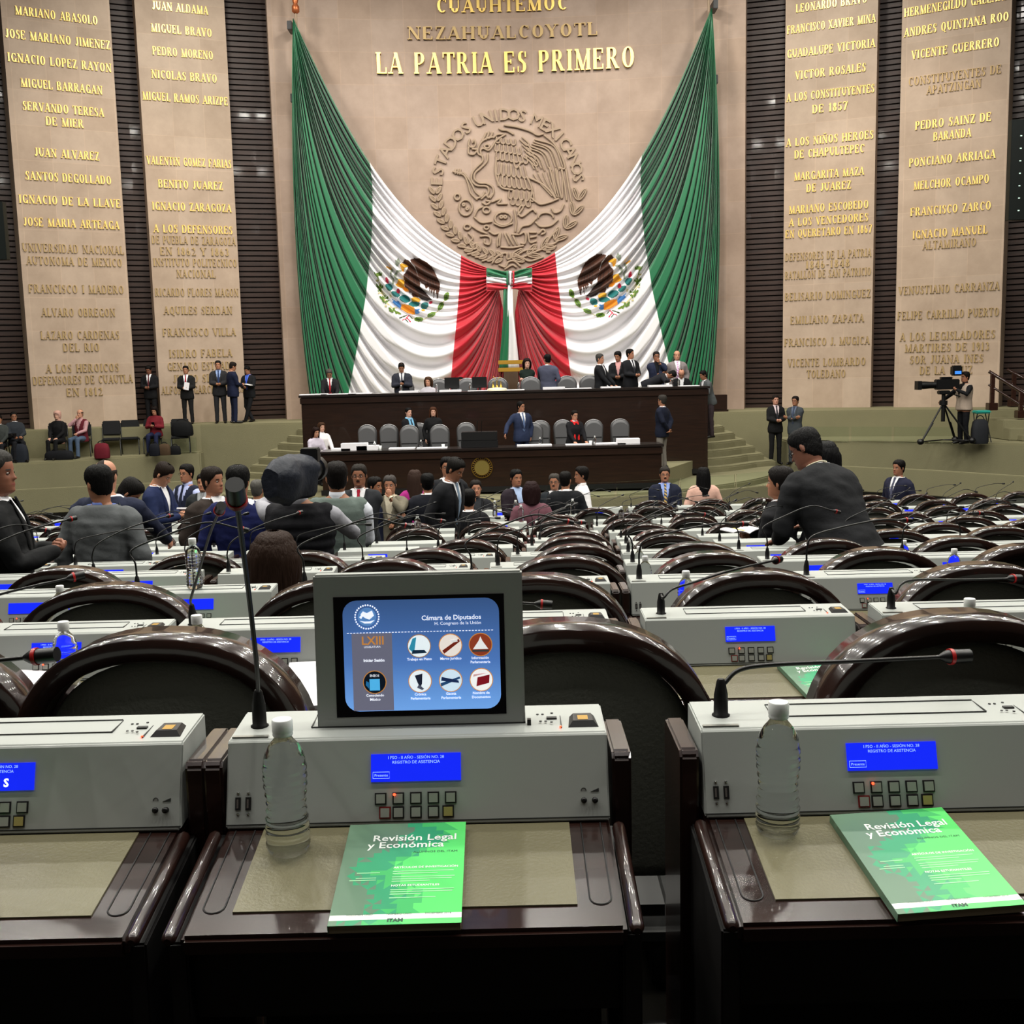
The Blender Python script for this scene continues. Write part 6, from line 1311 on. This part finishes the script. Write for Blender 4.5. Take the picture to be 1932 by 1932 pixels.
for px, w, h, lb in ((592, .35, .03, 'at the far left of the upper desk'), (640, .45, .02, 'beside the man reading on the upper desk'), (680, .3, .025, 'left centre of the upper desk'), (772, .25, .05, 'below the man with the phone'), (850, .28, .05, 'left of the dark monitors'), (905, .3, .02, 'right of the dark monitors'), (960, .4, .02, 'right of the bell ornament'), (1045, .28, .06, 'below the man in grey-blue'), (1090, .35, .02, 'left of the right dais group'), (1152, .25, .04, 'held down by the greying man'), (1245, .3, .05, 'below the bending man'), (1300, .25, .02, 'below the bald reader')): small(px, 28.2, zU, 'paper', 'white papers '+lb, w=w, h=h)
for px, w, h, lb in ((640, .22, .05, 'at the left end of the lower desk'), (665, .3, .16, 'in a thick uneven stack on the lower desk'), (690, .25, .10, 'right of the thick stack'), (755, .3, .03, 'below the blue scarf'), (812, .35, .02, 'below the chestnut hair'), (1006, .4, .03, 'right of the lectern'), (1090, .3, .02, 'under the hands of the woman in red scarf'), (1150, .35, .03, 'between bottle and file stack'), (1184, .26, .12, 'in a tall file stack at the right end')): small(px, 25.25, zL, 'paper', 'white papers '+lb, w=w, h=h)
for px, lb in ((757, 'below the man with the phone, upper dais'), (824, 'beside the curly-haired woman'), (887, 'between the monitors, upper dais'), (979, 'left of the man in grey-blue'), (1268, 'in front of the pink striped tie'), (1281, 'in front of the bald reader')): small(px, 28.25, zU, 'bottle', 'water bottle '+lb)
for px, lb in ((703, 'right of the thick paper stack, lower dais'), (791, 'between the two women, lower dais'), (1017, 'right of the man at the lectern'), (1121, 'right of the red scarf, lower dais')): small(px, 25.2, zL, 'bottle', 'water bottle '+lb)
for px, Y, z, lb in ((713, 25.2, zL, 'near the thick paper stack'), (833, 25.2, zL, 'left of the lectern'), (1113, 25.2, zL, 'beside the red scarf'), (1260, 28.2, zU, 'below the bending man')): small(px, Y, z, 'cup', 'white cup '+lb)
small(853, 28.4, zU, 'monitor', 'left dark monitor of the pair on the upper dais'); small(905, 28.4, zU, 'monitor', 'right dark monitor of the pair on the upper dais')
q = P(938, 740, 28.1); r_ = empty('bell_ornament', (q.x, 28.15, zU), label='cream and gold ornamental bell set at the centre of the upper desk', cat='ornament')
m = MB(); m.lathe([(.26, 0), (.25, .05), (.2, .07), (.0, .09)], 20); m.build('tray', mat('cream', 'E0D8C0', .5), r_)
for x in (-.1, 0, .1): m = MB(); m.lathe([(.05, .06), (.035, .12), (.01, .18), (.012, .22), (.002, .25)], 12, c=(x, 0, 0)); m.build('bell', BRASS, r_)
for s in (-1, 1): m = MB(); m.tube([(0, 0, .2), (s*.03, 0, .3), (s*.09, 0, .36), (s*.1, 0, .33)], .008, 6); m.build('handle', BRASS, r_)
# gilded rail hanging behind the central chair
for y, lb in ((684, 'upper'), (698, 'lower')):
    a = P(940, y, 33.0); b = P(990, y-1, 33.0); m = MB(); m.box(0, b.x-a.x, -.03, .03, -.06, .06); m.build('gold_bar', mat('gold_bar', 'C99A3C', .35, .6), None, a, bev=.01, label='%s horizontal gold bar crossing the hanging ribbon tails' % lb, cat='bar', group='gold bars behind the central chair')

# chair and desk labels follow the order seen from the left
for n in range(12):
    cs = sorted([c for q, c in CHAIRS if q == n], key=lambda c: c.location.x)
    for k, c in enumerate(cs): c['label'] = 'black leather chair with glossy rounded rim, %s row from camera, %s from left' % (NUM[n], NUM[k])

a = P(1352, 775, 31.6); b = P(1384, 752, 31.6); r_ = empty('wooden_box', ((a.x+b.x)/2, 33.0, 1.85), label='low dark wood box on the ledge at the right end of the flag', cat='box')
m = MB(); m.box(-.3, .3, -.2, .2, .06, .5); m.build('box_body', DAISW, r_, bev=.01); m = MB(); m.box(-.33, .33, -.23, .23, 0, .06); m.build('plinth', DAISW, r_)
# ------------------------------------------------------------------ lights and camera
def spot(loc, tgt, pw, ang=60, col=(1, .93, .82), size=.5, blend=.6, name='stage_spotlight'):
    l = bpy.data.lights.new(name, 'SPOT'); l.energy = pw; l.spot_size = math.radians(ang); l.spot_blend = blend; l.color = col; l.shadow_soft_size = size
    o = bpy.data.objects.new(name, l); C.objects.link(o); o.location = loc; d = V(tgt)-V(loc); o.rotation_euler = d.to_track_quat('-Z', 'Y').to_euler(); return o
def area(loc, pw, size, col=(1, .97, .9), sy=None, name='ceiling_and_fill_lamp', tgt=None):
    l = bpy.data.lights.new(name, 'AREA'); l.energy = pw; l.size = size; l.color = col
    if sy: l.shape = 'RECTANGLE'; l.size_y = sy
    o = bpy.data.objects.new(name, l); C.objects.link(o); o.location = loc
    if tgt: o.rotation_euler = (V(tgt)-V(loc)).to_track_quat('-Z', 'Y').to_euler()
    return o
for i in range(-4, 5):
    for j in range(5):
        area((i*3.6+.3, 3+j*4.4, 14.5), (230 if j < 3 else 170), .35, (1, .97, .88))
for i in range(-3, 4): area((i*3.4+.8, -1.5, 12.5), 40, .35, (1, .98, .94))  # added fill above and behind the camera, brightens chair backs and desk fronts
for x in (-9, -3, 3, 9): area((x, 24.5, 15.5), 300, .9, (1, .94, .88), tgt=(x*.8, 30.5, 1))
for x, t in ((-12, -11.5), (-7, -8.5), (7, 8.5), (12, 11.5)): spot((x*.85, 27, 16), (t, 33.5, 6), 800, 50, (1, .88, .74), .3)
for x in (-8, -3, 3, 8): area((x, 30.3, 15.5), 330, .8, (1, .97, .86))  # added overhead fill to brighten the stair treads and stage carpet
spot((-3.5, 24.5, 16.6), (-2.5, 34, 6), 1650, 62, (1, .95, .9), .35); spot((3.5, 24.5, 16.6), (2.5, 34, 6), 1650, 62, (1, .95, .9), .35)
w = bpy.data.worlds.new('w'); bpy.context.scene.world = w; w.use_nodes = True; w.node_tree.nodes['Background'].inputs[0].default_value = (.02, .02, .02, 1)
cd = bpy.data.cameras.new('camera'); cam = bpy.data.objects.new('camera', cd); C.objects.link(cam)
cd.sensor_width = 36; cd.lens = 36*FPX/1932; cd.clip_end = 200; cd.clip_start = .02
M_ = Matrix((R_, U_, -F_)).transposed().to_4x4(); M_.translation = EYE; cam.matrix_world = M_
S = bpy.context.scene; S.camera = cam
S.view_settings.view_transform = 'Standard'; S.view_settings.look = 'None'; S.view_settings.exposure = 0; S.view_settings.gamma = 1
